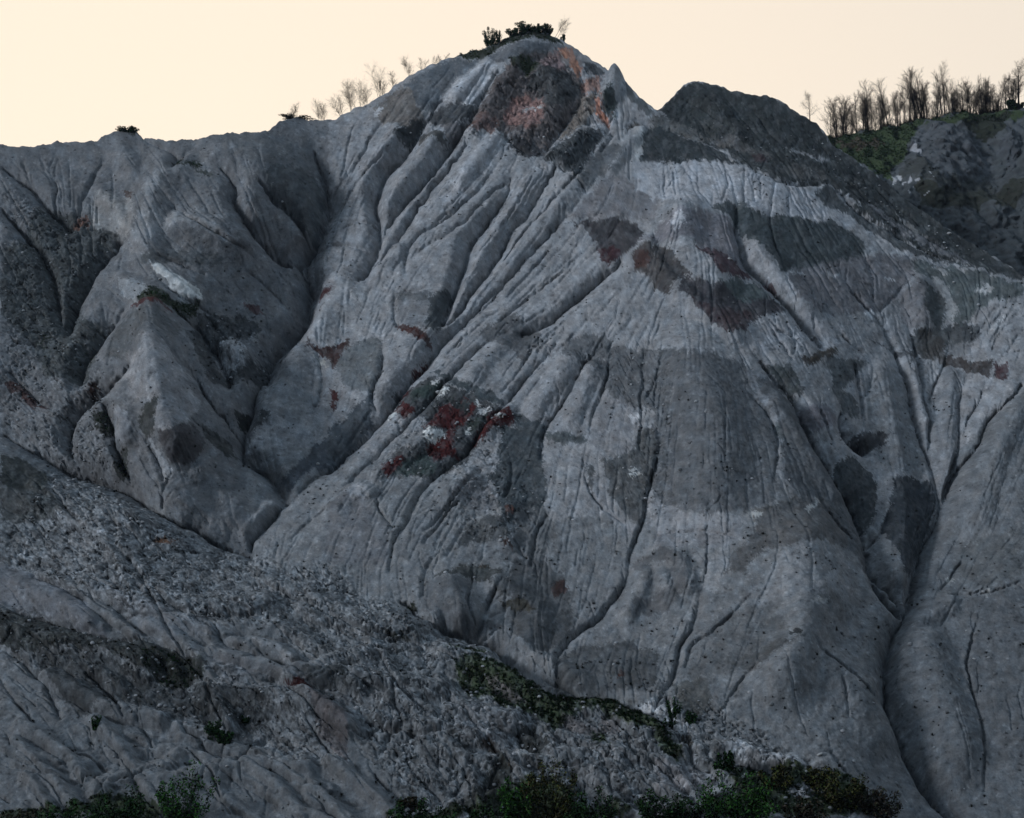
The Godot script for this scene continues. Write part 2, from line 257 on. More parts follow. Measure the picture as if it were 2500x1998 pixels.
# beds, stains, outcrops and some painted shade: crop, colour (linear), outline; later ones lie over earlier ones
var beds_and_shade := [
	["W",[.255,.259,.265],[600,1100,850,1080,1100,1150,1300,1280,1700,1220,1900,1180,2150,1250,2250,1400,2150,1700,2350,2200,1500,2200,1250,1600,600,1350]],  # lower face toned darker, adding to its shade
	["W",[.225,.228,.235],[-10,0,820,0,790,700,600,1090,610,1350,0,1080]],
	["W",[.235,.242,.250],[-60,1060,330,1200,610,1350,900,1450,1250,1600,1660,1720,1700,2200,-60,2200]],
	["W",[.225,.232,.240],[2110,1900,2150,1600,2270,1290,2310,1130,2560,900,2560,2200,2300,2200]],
	["A",[.205,.210,.216],[1280,220,1600,190,1900,290,1990,420,1640,430,1500,350]],
	["A",[.150,.160,.166],[1630,440,1800,400,1960,440,2000,560,2000,700,1940,830,1860,780,1780,690,1680,590]],
	["A",[.140,.148,.148],[230,620,480,690,560,760,740,800,640,920,560,1030,500,1180,470,1290,540,1340,640,1340,600,1600,560,1723,300,1723,200,1500,0,1300,0,900,100,850]],
	["A",[.290,.292,.298],[1050,400,960,470,900,520,910,620,870,700,860,760,800,830,740,850,820,920,960,960,900,870,1000,790,1110,750,1250,790,1420,880,1500,890,1380,800,1240,720,1100,660,1000,700,950,640,960,560,1020,480]],
	["A",[.295,.288,.282],[600,550,660,530,740,580,800,560,830,640,850,740,780,830,690,790,560,740,520,650]],
	["A",[.20,.11,.085],[480,690,540,680,540,740,430,760]],["A",[.16,.115,.10],[760,530,810,530,815,580,780,590]],
	["A",[.17,.175,.178],[960,900,1200,900,1420,960,1300,1010,1060,980,900,990,860,960]],
	["A",[.46,.46,.45],[920,985,990,1010,1110,1070,1250,1180,1250,1230,1160,1200,1050,1140,990,1060]],
	["A",[.30,.31,.32],[740,1080,860,1110,930,1160,860,1190,830,1230,740,1170]],
	["A",[.045,.060,.036],[850,1190,940,1160,1010,1170,1060,1220,1160,1240,1240,1220,1200,1300,1100,1290,960,1260,860,1220]],
	["A",[.14,.055,.052],[800,1250,900,1240,1010,1270,1100,1320,1000,1300,850,1280]],
	["A",[.175,.180,.184],[820,1310,960,1290,1080,1350,1140,1450,1060,1480,960,1420,880,1500,760,1600,660,1600,700,1400]],
	["A",[.118,.124,.128],[1220,1280,1400,1320,1520,1330,1620,1400,1540,1480,1480,1480,1330,1490,1300,1560,1380,1640,1500,1640,1640,1560,1660,1723,1300,1723,1150,1400]],
	["A",[.33,.335,.345],[1330,1500,1400,1470,1490,1490,1550,1580,1540,1600,1440,1620,1380,1600]],
	["A",[.145,.085,.085],[1510,1230,1600,1270,1630,1310,1540,1300]],["A",[.13,.055,.055],[1960,1150,2070,1150,2050,1210,1980,1220]],
	["A",[.32,.322,.33],[1900,1440,1990,1320,2080,1210,2154,1130,2154,1380,2100,1430,2080,1490,2000,1510,1920,1480]],
	["A",[.105,.065,.060],[1900,1460,1930,1510,2060,1520,2110,1430,2154,1440,2154,1640,2080,1640,1990,1560,1910,1530]],
	["A",[.42,.40,.37],[1940,1565,2000,1590,2040,1630,1980,1610]],
	["A",[.30,.30,.308],[960,1470,1040,1520,1130,1640,1200,1723,720,1723,800,1640,900,1560]],
	["A",[.05,.06,.045],[1070,375,1240,370,1260,390,1180,395,1080,400]],["A",[.09,.10,.09],[1180,400,1260,400,1320,440,1240,440]],["A",[.045,.055,.04],[745,168,800,163,860,180,880,208,820,190]],
	["D",[.30,.30,.308],[960,0,1060,60,1160,220,1250,350,1180,500,1050,550,970,520,980,420,1040,350,880,340,800,300,840,180]],
	["D",[.115,.122,.118],[880,390,960,350,1020,345,980,430,970,540,900,560,860,470]],["D",[.285,.288,.30],[680,500,740,400,800,410,820,560,760,600,700,550]],
	["D",[.052,.057,.050],[560,420,660,370,690,500,660,560,600,480]],["D",[.060,.064,.060],[720,640,790,620,800,700,750,800,690,740]],
	["D",[.145,.140,.146],[980,550,1100,540,1220,500,1280,600,1230,700,1150,720,1070,720,1010,640]],["D",[.36,.365,.375],[910,540,950,580,1000,660,1060,740,1010,860,985,760,960,640]],
	["D",[.11,.115,.112],[1260,480,1400,560,1460,640,1400,660,1280,570]],["D",[.12,.068,.062],[40,210,100,200,160,270,230,330,320,380,200,380,120,290,50,250]],
	["D",[.27,.274,.282],[1600,300,1700,160,1850,60,1960,140,1990,260,1930,400,1860,500,1700,440,1600,370]],["D",[.12,.05,.048],[2040,250,2100,270,2090,350,2050,400,2050,310]],
	["D",[.12,.122,.12],[1560,470,1640,410,1690,430,1640,490,1570,510]],
	["D",[.140,.152,.170],[1950,600,2154,450,2154,640,1900,760,1780,860,1730,800]],["D",[.23,.12,.07],[940,1200,1030,1190,1120,1210,1000,1225]],["D",[.40,.40,.41],[610,1140,680,1140,680,1170,630,1170]],
	["D",[.05,.052,.047],[1460,380,1540,370,1530,470,1460,460]],["D",[.045,.030,.028],[520,270,560,220,610,220,570,290]],["D",[.10,.108,.104],[0,650,120,680,300,780,320,900,200,900,60,880,0,820]],
	["D",[.14,.147,.148],[0,880,330,900,420,1010,320,1060,100,1080,0,1060]],
	["B",[.062,.072,.046],[930,265,1110,215,1180,180,1250,155,1440,136,1540,190,1480,190,1350,170,1260,200,1190,215,1110,270,1020,280]],
	["B",[.185,.200,.216],[790,330,930,275,1080,290,950,390,870,480,780,560,700,520,640,440]],["B",[.19,.20,.215],[1110,275,1260,205,1480,195,1560,220,1500,235,1300,280,1190,340]],
	["B",[.38,.385,.40],[1000,370,1100,310,1180,340,1120,430,1040,520,900,520,870,500,930,430]],["B",[.125,.130,.136],[800,560,900,530,1040,530,1020,620,900,640,780,620]],
	["B",[.225,.205,.190],[540,500,680,430,740,560,760,600,640,650,520,640,480,560]],["B",[.40,.40,.41],[480,580,525,545,530,565,500,600]],["B",[.085,.090,.092],[600,690,700,620,760,600,740,660,680,730,620,720]],  # last patch paints in the shade under the ledge
	["B",[.15,.145,.14],[740,680,860,670,910,750,880,760,810,720,720,740]],["B",[.19,.185,.19],[860,640,1000,640,980,720,920,760]],
	["B",[.20,.172,.165],[1210,340,1300,280,1500,230,1620,380,1650,460,1600,560,1480,720,1420,800,1300,760,1180,670,1020,690,1000,650,1070,530]],
	["B",[.31,.315,.325],[1300,275,1320,285,1220,350,1130,460,1060,560,1040,540,1120,440,1200,340]],
	["B",[.34,.205,.18],[1190,620,1260,500,1300,480,1420,510,1430,560,1400,660,1330,680,1260,660]],["B",[.25,.17,.155],[1020,660,1060,600,1180,620,1150,690,1040,690]],
	["B",[.13,.13,.13],[1400,340,1520,320,1620,400,1640,450,1560,540,1440,560,1400,470,1330,430]],["B",[.055,.068,.040],[1230,320,1330,280,1410,320,1340,390,1290,360]],
	["B",[.40,.39,.38],[1300,555,1360,540,1430,560,1420,570,1350,555,1300,570]],
	["B",[.29,.21,.205],[1400,300,1500,230,1530,290,1560,340,1500,330,1420,330]],["B",[.47,.25,.175],[1510,230,1580,215,1610,280,1640,330,1620,380,1590,330,1540,300]],["B",[.33,.30,.29],[1525,245,1560,290,1590,350,1560,340,1530,290]],
	["B",[.38,.24,.20],[1630,390,1740,370,1730,440,1640,450]],["B",[.26,.22,.19],[1640,460,1720,460,1700,560,1600,690,1500,720,1580,600]],["B",[.12,.13,.14],[1640,290,1720,320,1790,360,1740,370,1660,350]],
	["B",[.32,.322,.33],[1740,420,1800,320,1840,340,2050,570,2000,600,1900,520,1860,560,1800,640,1760,700,1780,600,1830,520,1780,440]],["B",[.10,.118,.112],[1760,460,1800,440,1840,500,1830,570,1800,600,1760,540]],
	["B",[.48,.22,.15],[1720,480,1745,460,1750,540,1790,600,1790,640,1740,600,1710,550]],["B",[.15,.16,.165],[1870,400,1930,470,2050,575,2000,585,1900,500]],["B",[.13,.12,.11],[1880,640,1940,620,2000,625,1960,650,1890,655]],
	["B",[.31,.312,.32],[1760,690,1880,650,1990,655,1890,760,1760,740]],
	["B",[.108,.118,.124],[1500,760,1620,690,1740,660,1760,700,1700,790,1640,880,1610,950,1530,890,1420,850]],["B",[.175,.182,.190],[1760,740,1890,760,1800,880,1720,960,1640,1030,1610,920,1700,800]],
	["B",[.085,.086,.092],[1240,690,1420,780,1430,820,1340,830,1270,790]],["B",[.25,.243,.25],[1780,930,1860,930,1980,1020,2060,1080,2040,1200,1900,1170,1700,1180,1570,1160]],  # first patch: shade beneath the overhanging cap, painted dark
	["B",[.118,.112,.118],[1540,1180,1640,1190,1800,1170,1900,1180,1980,1250,1960,1300,1860,1380,1780,1420,1740,1390,1710,1290,1660,1220]],["B",[.115,.058,.064],[1720,1330,1830,1330,1870,1360,1780,1420,1740,1390]],
	["B",[.36,.36,.372],[1100,700,1200,710,1240,760,1140,840,1000,990,860,1100,900,1000,1000,860]],
	["B",[.13,.14,.146],[820,1560,900,1530,930,1560,860,1650,780,1723,740,1700]],["B",[.19,.195,.20],[610,1560,780,1540,800,1570,740,1700,620,1680]],
	["C",[.085,.094,.095],[130,385,275,240,345,230,760,300,1000,442,1085,560,1200,638,1340,742,1700,1005,2154,1290,2154,1340,1900,1260,1600,1150,1400,1030,1200,920,1060,790,950,800,780,770,690,720,600,690,500,600,380,550,200,430]],
	["C",[.165,.160,.156],[380,530,520,530,620,570,780,640,700,660,560,600]],["C",[.30,.30,.31],[840,575,940,600,1080,650,1060,660,940,620]],["C",[.155,.155,.152],[800,690,960,680,1060,730,1040,770,900,760,820,730]],["C",[.12,.085,.088],[640,640,720,630,740,660,680,680]],
	["C",[.20,.20,.21],[1260,890,1320,900,1460,1000,1700,1130,1900,1260,1640,1140,1420,1010]],["C",[.24,.245,.25],[1440,950,1480,970,1600,1080,1560,1060]],["C",[.5,.5,.5],[1815,1025,1850,1030,1855,1050,1825,1048]],
	["C",[.175,.175,.172],[110,400,250,440,390,520,380,550,230,500,80,440]],["C",[.082,.094,.099],[45,500,110,450,250,510,380,560,490,620,500,650,600,700,540,690,430,660,200,665,35,655]],
	["C",[.36,.36,.36],[0,480,60,470,40,560,35,650,0,660]],
	["C",[.36,.362,.378],[0,665,200,668,430,665,600,700,700,740,780,780,900,800,990,850,1060,920,1180,960,1250,990,1200,1030,1150,1040,1080,1000,1000,1010,900,990,820,970,740,980,660,950,600,910,480,910,400,960,330,950,200,920,100,880,0,830]],
	["C",[.13,.14,.146],[990,850,1060,800,1200,930,1400,1040,1600,1160,1900,1260,1780,1240,1600,1190,1450,1140,1300,1050,1180,960,1060,920]],
	["C",[.34,.34,.35],[1200,1020,1260,1020,1400,1100,1470,1160,1600,1190,1780,1240,1900,1270,1700,1230,1530,1190,1440,1180,1340,1150,1260,1080]],["C",[.32,.32,.33],[1060,790,1110,830,1240,910,1220,920,1120,860]],
	["C",[.115,.134,.140],[420,930,480,910,600,915,660,955,740,985,820,975,900,995,1000,1010,1080,1000,1150,1040,1220,1060,1280,1130,1260,1180,1200,1210,980,1240,930,1290,800,1290,780,1240,700,1160,600,1080,540,990]],
	["C",[.225,.220,.23],[840,1280,1000,1240,1250,1190,1400,1170,1530,1190,1540,1280,1480,1400,1350,1480,1200,1500,1000,1480,900,1420,850,1340]],
	["C",[.155,.175,.175],[1540,1200,1700,1240,1900,1280,2154,1360,2154,1420,2000,1430,1900,1480,1850,1540,1800,1560,1740,1500,1720,1400,1680,1330,1560,1280]],["C",[.31,.31,.31],[1640,1290,1720,1330,1760,1400,1800,1480,1760,1540,1720,1440,1690,1360]],
	["C",[.135,.145,.146],[1600,1330,1700,1380,1740,1500,1700,1580,1640,1560,1600,1450]],["C",[.25,.243,.25],[1480,1400,1560,1330,1620,1360,1600,1440,1640,1540,1560,1590,1480,1540]],
	["C",[.25,.24,.255],[30,1130,240,970,280,980,440,970,540,1000,600,1180,660,1280,580,1260,480,1200,350,1160,300,1120,200,1140]],["C",[.44,.43,.44],[180,1040,250,980,270,1060,230,1090]],
	["C",[.34,.34,.35],[200,1140,300,1140,380,1220,440,1320,470,1360,400,1340,300,1260]],
	["C",[.14,.13,.128],[0,1180,60,1150,180,1170,250,1270,330,1330,260,1330,210,1370,180,1420,110,1370,80,1310,0,1290]],["C",[.14,.085,.075],[0,1190,70,1190,90,1240,40,1270,0,1260]],
	["C",[.15,.098,.108],[320,1160,480,1190,640,1270,640,1310,540,1320,460,1310,400,1220]],["C",[.118,.114,.124],[250,1330,460,1370,560,1330,660,1350,740,1400,860,1480,700,1540,650,1580,600,1620,480,1600,400,1540,300,1430,250,1400]],
	["C",[.108,.080,.086],[300,1430,420,1480,640,1500,640,1580,590,1620,480,1600]],["C",[.138,.162,.162],[460,1360,560,1320,700,1350,740,1420,620,1440]],["C",[.13,.085,.09],[700,1310,790,1340,800,1370,720,1340]],
	["C",[.5,.49,.5],[665,1190,690,1185,720,1225,690,1220]],["C",[.42,.42,.43],[1280,1480,1330,1490,1320,1530,1290,1520]],["C",[.42,.42,.43],[1380,1300,1440,1295,1430,1310,1390,1312]],["C",[.40,.40,.41],[840,1285,940,1280,940,1296,850,1298]],["C",[.40,.40,.41],[1060,1280,1140,1284,1140,1298,1070,1296]],
	["C",[.32,.32,.33],[560,1130,700,1180,760,1250,840,1350,920,1430,1000,1480,960,1490,860,1410,780,1310,680,1220]],["C",[.33,.33,.342],[640,1560,720,1510,880,1500,1000,1500,1060,1520,1130,1640,1120,1690,1040,1690,900,1690,700,1723,600,1640]],
	["C",[.13,.14,.145],[1540,1600,1800,1560,1920,1580,1900,1640,1740,1680,1700,1723,1540,1723]],["C",[.36,.355,.35],[1880,1370,1960,1355,1970,1375,1900,1395]],
	["L",[.36,.355,.35],[630,350,770,345,760,380,660,400]],["L",[.34,.34,.34],[260,160,320,160,430,225,390,230]],["L",[.45,.45,.45],[850,600,900,560,910,570,860,615]],["L",[.45,.45,.45],[780,680,840,620,850,635,790,690]],["L",[.42,.42,.43],[570,630,620,615,615,645]],
	["L",[.125,.13,.135],[410,640,670,650,680,720,640,760,560,800,420,760]],["L",[.24,.24,.245],[410,790,560,820,640,780,600,900,400,910]],["L",[.115,.10,.095],[300,930,400,900,600,960,800,960,760,1100,700,1090,520,1040,340,990]],["L",[.13,.080,.085],[800,1000,900,980,900,1140,820,1110]],["L",[.27,.275,.285],[900,940,1034,920,1034,1140,900,1130]],
	["L",[.125,.12,.115],[150,700,220,680,380,780,380,930,200,940,140,880]],
	["E",[.178,.180,.186],[1100,160,1200,160,1230,220,1300,260,1340,310,1300,360,1250,400,1220,470,1150,400,1050,350,970,320,940,280]],
	["E",[.186,.191,.199],[1500,300,1740,295,1760,350,1960,380,2154,405,2154,1300,2050,1300,1990,1200,2060,1040,2100,800,2000,740,1900,740,1800,680,1700,600,1660,500,1600,480,1560,460,1450,430]],
	["E",[.305,.306,.314],[960,360,1060,360,1150,410,1220,470,1180,600,1130,690,1000,660,800,560]],["E",[.295,.296,.305],[1420,430,1560,480,1570,530,1480,700,1370,830,1280,820,1180,760,1110,700,1200,620,1300,500]],
	["E",[.285,.286,.295],[1600,490,1660,510,1710,580,1720,640,1640,860,1600,910,1400,880,1370,840,1480,720]],["E",[.272,.270,.278],[1730,640,1830,680,1940,770,1940,860,1880,920,1900,1000,1780,1060,1650,980,1620,900]],
	["E",[.12,.14,.15],[620,510,700,530,1000,650,1100,700,1080,740,960,700,720,580]],["E",[.15,.165,.17],[1340,890,1600,910,1620,960,1480,970,1350,940]],
	["E",[.135,.14,.145],[420,620,640,560,940,690,1180,790,1160,860,1000,900,860,1080,660,1180,420,1180,330,1160,420,1000,640,860,560,780,400,760]],
	["E",[0.116,0.031,0.031],[640,820,720,730,860,680,930,740,880,830,800,850,790,960,810,1040,720,1050,640,1070,610,1010,680,960,740,930,740,880,660,870,600,860]],
	["E",[0.120,0.033,0.033],[1000,790,1080,760,1140,760,1170,810,1150,860,1060,870,960,940,880,1000,960,860]],["E",[0.112,0.033,0.033],[400,720,450,690,540,740,520,790,470,800]],["E",[0.112,0.037,0.037],[440,660,500,590,520,590,500,650]],
	["E",[0.120,0.033,0.033],[340,1120,440,1050,490,1070,480,1110,370,1170]],["E",[.12,.045,.042],[600,430,640,410,560,500,520,540,540,480]],["E",[.12,.055,.048],[420,210,490,220,600,270,640,360,590,330,520,290,430,240]],
	["E",[.085,.115,.108],[510,640,660,590,720,610,620,680,520,710]],["E",[.088,.098,.098],[690,680,900,700,870,790,760,720]],["E",[.068,.084,.076],[880,830,960,790,1000,790,900,910,860,870]],["E",[.112,.140,.134],[420,1140,500,1070,640,1040,700,1120,620,1170,480,1180]],
	["E",[.52,.51,.49],[600,890,690,880,740,920,730,940,650,980,610,940]],["E",[.52,.51,.49],[680,670,740,620,755,630,700,690]],["E",[.5,.5,.48],[370,770,430,740,430,770,390,790]],["E",[.52,.51,.49],[1050,775,1085,800,1085,825,1050,805]],["E",[.5,.49,.48],[930,770,1000,740,1030,760,960,780]],
	["E",[.45,.45,.44],[920,700,945,700,945,740,925,735]],["E",[.5,.5,.48],[860,875,890,875,885,905,862,900]],["E",[.45,.45,.44],[645,590,690,582,690,602,650,602]],["E",[.25,.25,.255],[500,900,600,870,610,980,520,1000,380,1000]],
	["E",[.122,.138,.148],[1080,880,1170,860,1180,780,1260,820,1370,840,1330,980,1340,1100,1360,1300,1330,1400,1200,1480,1100,1450,1060,1380,1060,1280,1000,1180,1060,1100]],["E",[.25,.245,.25],[880,1180,960,1180,1020,1260,1060,1330,1060,1400,960,1420,860,1350,760,1300]],
	["E",[.14,.068,.055],[1090,1390,1150,1390,1160,1430,1110,1440]],["E",[.125,.065,.07],[900,1540,1000,1510,1040,1520,960,1560]],["E",[.12,.068,.055],[1050,1570,1110,1590,1190,1650,1140,1640]],
	["E",[.145,.15,.154],[1620,1100,1670,1110,1660,1220,1640,1270,1600,1220,1590,1140]],["E",[.158,.162,.164],[1700,1080,1790,1060,1900,1000,1950,860,2060,880,2080,1000,1990,1180,1980,1300,1940,1460,1850,1400,1760,1290]],
	["E",[.30,.30,.308],[1640,1150,1700,1120,1740,1280,1830,1400,1930,1470,1900,1500,1780,1430,1660,1290]],["E",[.31,.31,.32],[1990,1290,2060,1360,2154,1390,2154,1480,2000,1440]],
	["E",[.42,.42,.41],[1820,1100,1900,1135,1960,1165,1900,1150]],["E",[.42,.42,.41],[1860,1150,1940,1160,1935,1172,1870,1165]],["E",[.4,.4,.4],[1780,1215,1810,1220,1790,1240]],["E",[.4,.4,.41],[1860,800,1910,770,1940,790,1900,830]],
	["E",[.135,.152,.168],[0,880,200,720,280,640,270,820,180,920,60,1040,0,1100]],["E",[.30,.302,.31],[0,100,80,0,280,0,300,120,240,250,120,300,40,380,0,380]],["E",[.20,.21,.216],[100,380,330,290,330,500,280,640,100,600,60,500]],
	["E",[.125,.135,.14],[650,50,740,60,720,200,690,270,600,240,640,130]],["E",[.25,.252,.26],[420,60,640,60,600,240,520,230,410,180]],["E",[.235,.235,.243],[0,1380,120,1280,230,1330,320,1430,390,1500,380,1723,0,1723]],
	["E",[.33,.33,.34],[110,1260,200,1200,260,1240,240,1320,150,1320]],["E",[.15,.155,.158],[860,1480,1000,1430,1100,1470,1140,1560,1060,1600,960,1580,860,1620,800,1600]],
	["F",[.190,.196,.205],[0,290,200,280,520,310,580,400,660,560,700,700,720,850,720,1000,700,1130,560,1160,460,1190,330,1220,200,1190,80,1160,0,1100]],["F",[.200,.205,.212],[460,750,620,720,700,820,680,950,560,960,480,880]],
	["F",[.26,.266,.28],[520,320,660,400,760,520,860,640,960,800,1000,880,940,860,860,740,740,640,640,570,560,440]],["F",[.125,.136,.136],[640,320,800,320,840,420,880,470,800,500,720,400]],
	["F",[.105,.092,.080],[840,290,960,260,1060,230,1080,250,1000,300,900,330]],["F",[.14,.14,.145],[1220,170,1360,220,1420,270,1540,280,1560,260,1420,240,1300,190]],
	["F",[.225,.215,.23],[860,560,1000,560,1070,640,1040,700,960,700,880,640]],["F",[.155,.165,.17],[1000,290,1240,310,1200,380,1100,480,1180,520,1200,640,1100,620,1040,480]],
	["F",[.25,.255,.262],[1280,360,1420,370,1460,460,1500,640,1560,800,1600,940,1540,1000,1400,980,1320,900,1240,820,1220,680,1240,520]],["F",[.255,.26,.27],[1600,600,1700,360,1800,380,1770,620,1780,760,1740,950,1690,1000,1640,940,1610,800]],
	["F",[.095,.096,.10],[1150,740,1240,730,1370,740,1310,820,1250,830,1190,800]],["F",[.095,.105,.116],[1380,1010,1450,1000,1620,1010,1660,1120,1600,1340,1500,1560,1430,1560,1380,1400,1320,1300,1380,1120]],  # second patch: shaded right-facing bank of the channel, put into the colour
	["F",[.11,.12,.125],[1060,900,1160,850,1240,960,1300,1000,1300,1200,1240,1280,1160,1200,1080,1040]],["F",[.15,.112,.124],[760,770,860,770,900,880,900,980,820,960,760,860]],["F",[.14,.16,.165],[700,680,800,650,860,740,780,760,720,730]],
	["F",[.195,.190,.185],[560,1170,720,1150,820,1100,960,1130,1000,1200,900,1300,800,1380,640,1300,560,1240]],["F",[.255,.255,.263],[800,1420,960,1400,1060,1440,1140,1560,1160,1723,480,1723,600,1620,700,1500]],
	["F",[.36,.355,.34],[800,1165,880,1160,960,1120,960,1135,880,1180,810,1178]],["F",[.34,.34,.33],[930,1220,1000,1215,990,1225,935,1230]],["F",[.36,.355,.34],[780,1180,840,1210,830,1240,815,1220]],
	["F",[.275,.275,.285],[0,1170,130,1190,280,1240,480,1260,520,1350,400,1400,200,1380,60,1400,0,1440]],["F",[.17,.165,.17],[400,1480,470,1460,560,1440,640,1420,540,1510,420,1530]],
	["F",[.195,.20,.203],[1850,1350,2154,1290,2154,1560,1900,1640,1780,1600,1740,1480]],["F",[.36,.36,.35],[1700,1600,1730,1560,1740,1600,1715,1640]],
	["P",[.172,.178,.186],[575,60,620,60,700,150,760,260,830,400,860,470,850,540,800,470,740,400,700,360,650,300,650,200,610,110]],["P",[.185,.182,.182],[640,360,740,350,790,420,800,480,740,470,650,480,600,470,560,520,510,530,500,510,560,450,600,390]],  # first patch: the spur's right flank painted darker as its shaded side
	["P",[.165,.168,.172],[0,500,60,480,130,540,150,640,120,690,60,720,0,680]],["P",[.150,.154,.158],[150,700,280,680,350,720,340,800,220,800,110,810,100,740]],["P",[.200,.200,.205],[290,500,350,470,410,490,420,560,370,620,300,630,280,600,330,590,380,560,380,510,340,500,300,530]],
	["P",[.285,.288,.296],[640,480,740,465,800,500,800,600,700,610,560,600,600,540]],["P",[.31,.31,.32],[330,340,420,390,540,390,560,410,440,440,360,430,330,400]],["P",[.30,.30,.31],[200,260,215,330,250,380,310,420,280,430,220,390,190,330]],
	["P",[.39,.385,.375],[700,370,730,352,735,358,705,384]],["P",[.37,.37,.36],[560,380,600,388,592,400,570,392]],["P",[.39,.39,.385],[698,622,745,616,732,632]],["P",[.215,.218,.222],[480,640,620,600,660,700,560,760,420,780]],["P",[.31,.312,.32],[470,490,500,470,520,500,480,580,455,560]],
	["P",[.205,.208,.212],[20,380,80,370,110,440,70,500,0,480]],["P",[.30,.30,.308],[90,230,150,220,180,300,170,400,120,380,80,300]],["P",[.22,.226,.232],[850,640,900,640,890,760,930,900,880,980,820,980,840,800]],["P",[.20,.206,.214],[1080,600,1218,560,1218,980,1130,980,1090,800]],
	["I",[.075,.078,.078],[760,545,800,520,860,550,790,562]],["I",[.40,.40,.40],[870,350,940,328,1000,340,940,345,890,365]],["I",[.19,.187,.18],[100,760,300,720,340,860,240,980,150,900]],["I",[.17,.17,.17],[400,640,700,560,800,600,560,700]],
	["I",[.38,.38,.39],[350,1150,480,1130,640,1200,860,1220,880,1270,700,1270,560,1240,400,1180]],["I",[.42,.42,.43],[0,860,60,880,130,960,220,1010,160,1040,0,900]],["I",[.30,.29,.295],[0,1240,200,1240,340,1300,340,1380,200,1400,0,1440]],
	["I",[.112,.142,.085],[340,1240,540,1250,680,1290,760,1260,1000,1300,1160,1340,1250,1440,1300,1552,400,1552,300,1480,480,1400,420,1300]],["I",[.30,.30,.31],[780,1380,900,1360,980,1420,900,1450,800,1430]],
	["I",[.112,.142,.085],[40,1040,100,1100,170,1200,90,1210,40,1120]],["I",[.07,.06,.05],[140,1060,200,1060,230,1140,200,1160]],["I",[.42,.42,.41],[1930,230,1945,205,1960,215,1950,250]],
	["G",[.235,.240,.255],[0,60,150,110,400,230,560,330,640,480,700,540,540,500,350,420,150,370,0,310]],["G",[.255,.265,.28],[520,190,640,200,740,250,900,310,1100,400,1380,480,1340,540,1180,560,1000,560,860,500,780,380]],
	["G",[.100,.106,.103],[0,340,200,400,420,460,640,530,860,550,1000,580,1160,660,1300,720,1180,820,1080,840,900,760,640,640,400,620,200,640,0,580]],
	["G",[.142,.148,.152],[200,640,600,660,900,780,1080,850,1300,840,1700,880,1640,1100,1300,1060,1000,960,700,900,500,1000,300,800]],["G",[.058,.064,.056],[870,620,1000,600,1180,680,1280,760,1160,820,1060,850,900,750]],
	["G",[.31,.315,.325],[1560,570,1700,570,1840,690,1760,690,1680,620]],["G",[.235,.24,.25],[1580,740,1700,720,1980,740,1800,790,1640,800]],["G",[.105,.038,.038],[1740,830,1860,820,1960,850,1860,880,1800,850]],["G",[.13,.14,.146],[1820,770,2154,740,2154,860,1980,860,1900,810]],
	["G",[.195,.178,.18],[1900,900,2020,870,2060,960,2154,1000,2154,1300,2000,1150]],["G",[.24,.245,.256],[1280,660,1480,650,1560,700,1580,780,1440,820,1320,760]],
	["G",[.112,.142,.085],[0,1590,150,1580,300,1590,400,1600,640,1500,800,1500,960,1560,1000,1644,0,1644]],
	["H",[.112,.142,.085],[720,620,850,600,1000,620,1030,650,880,640]],
	["H",[.112,.142,.085],[790,700,900,680,1040,720,1170,740,1230,800,1380,860,1600,870,1780,890,1900,940,2040,1040,2130,1200,2154,1290,2090,1270,2000,1100,1860,1080,1700,960,1560,960,1400,1080,1300,980,1060,930,1010,860,880,880,820,800]],
	["H",[.22,.20,.19],[960,760,1060,800,1160,860,1240,900,1180,920,1060,880]],["H",[.21,.195,.195],[1440,980,1560,1000,1680,1080,1700,1000,1820,1060,1800,1120,1640,1130,1500,1100]],["H",[.112,.142,.085],[1640,1110,1700,1100,1740,1200,1640,1190]],
	["H",[.36,.35,.35],[1060,650,1110,650,1100,700,1050,700]],["H",[.37,.365,.37],[1200,740,1300,750,1440,830,1380,830,1260,780]],["H",[.44,.44,.45],[1890,930,2000,920,2110,920,2110,970,1980,960]],["H",[.255,.26,.27],[760,1000,900,970,1160,1010,1200,1080,1160,1200,900,1170,800,1140]],
	["H",[.10,.102,.10],[1200,1060,1300,1080,1400,1200,1300,1250,1170,1250]],["H",[.085,.066,.054],[930,1200,1010,1180,1080,1260,1100,1280,1000,1230]],["H",[.33,.335,.34],[1090,1240,1340,1260,1200,1300]],["H",[.12,.085,.05],[1060,1340,1130,1320,1140,1380,1070,1390]],
	["H",[.17,.175,.18],[1420,680,1600,560,1800,560,1960,600,1850,700,1700,840,1500,840]],["H",[.205,.21,.218],[620,180,880,180,900,400,920,490,700,420,580,340]],["H",[.13,.062,.045],[1800,720,1830,700,1840,750,1810,750]],["H",[.12,.08,.075],[1380,180,1480,150,1490,220,1400,260]],
	["H",[.115,.095,.075],[760,110,860,100,980,70,1020,90,900,120]],["H",[.12,.11,.09],[1060,300,1200,300,1300,370,1180,370,1080,330]],["H",[.16,.165,.17],[1040,180,1200,140,1300,160,1320,280,1200,290,1040,260]],["H",[.13,.135,.13],[640,170,900,80,1080,120,1000,200,880,170]],
	["H",[.05,.055,.042],[470,300,540,310,560,350,500,340]],["H",[.06,.06,.05],[340,500,420,510,520,555,440,550]],["H",[.10,.105,.10],[1080,1260,1160,1440,1000,1600,700,1610,900,1480]],
	["N",[.112,.142,.085],[340,760,700,740,900,700,1040,620,1200,560,1380,560,1500,700,1640,740,1760,720,1900,803,200,803]]]

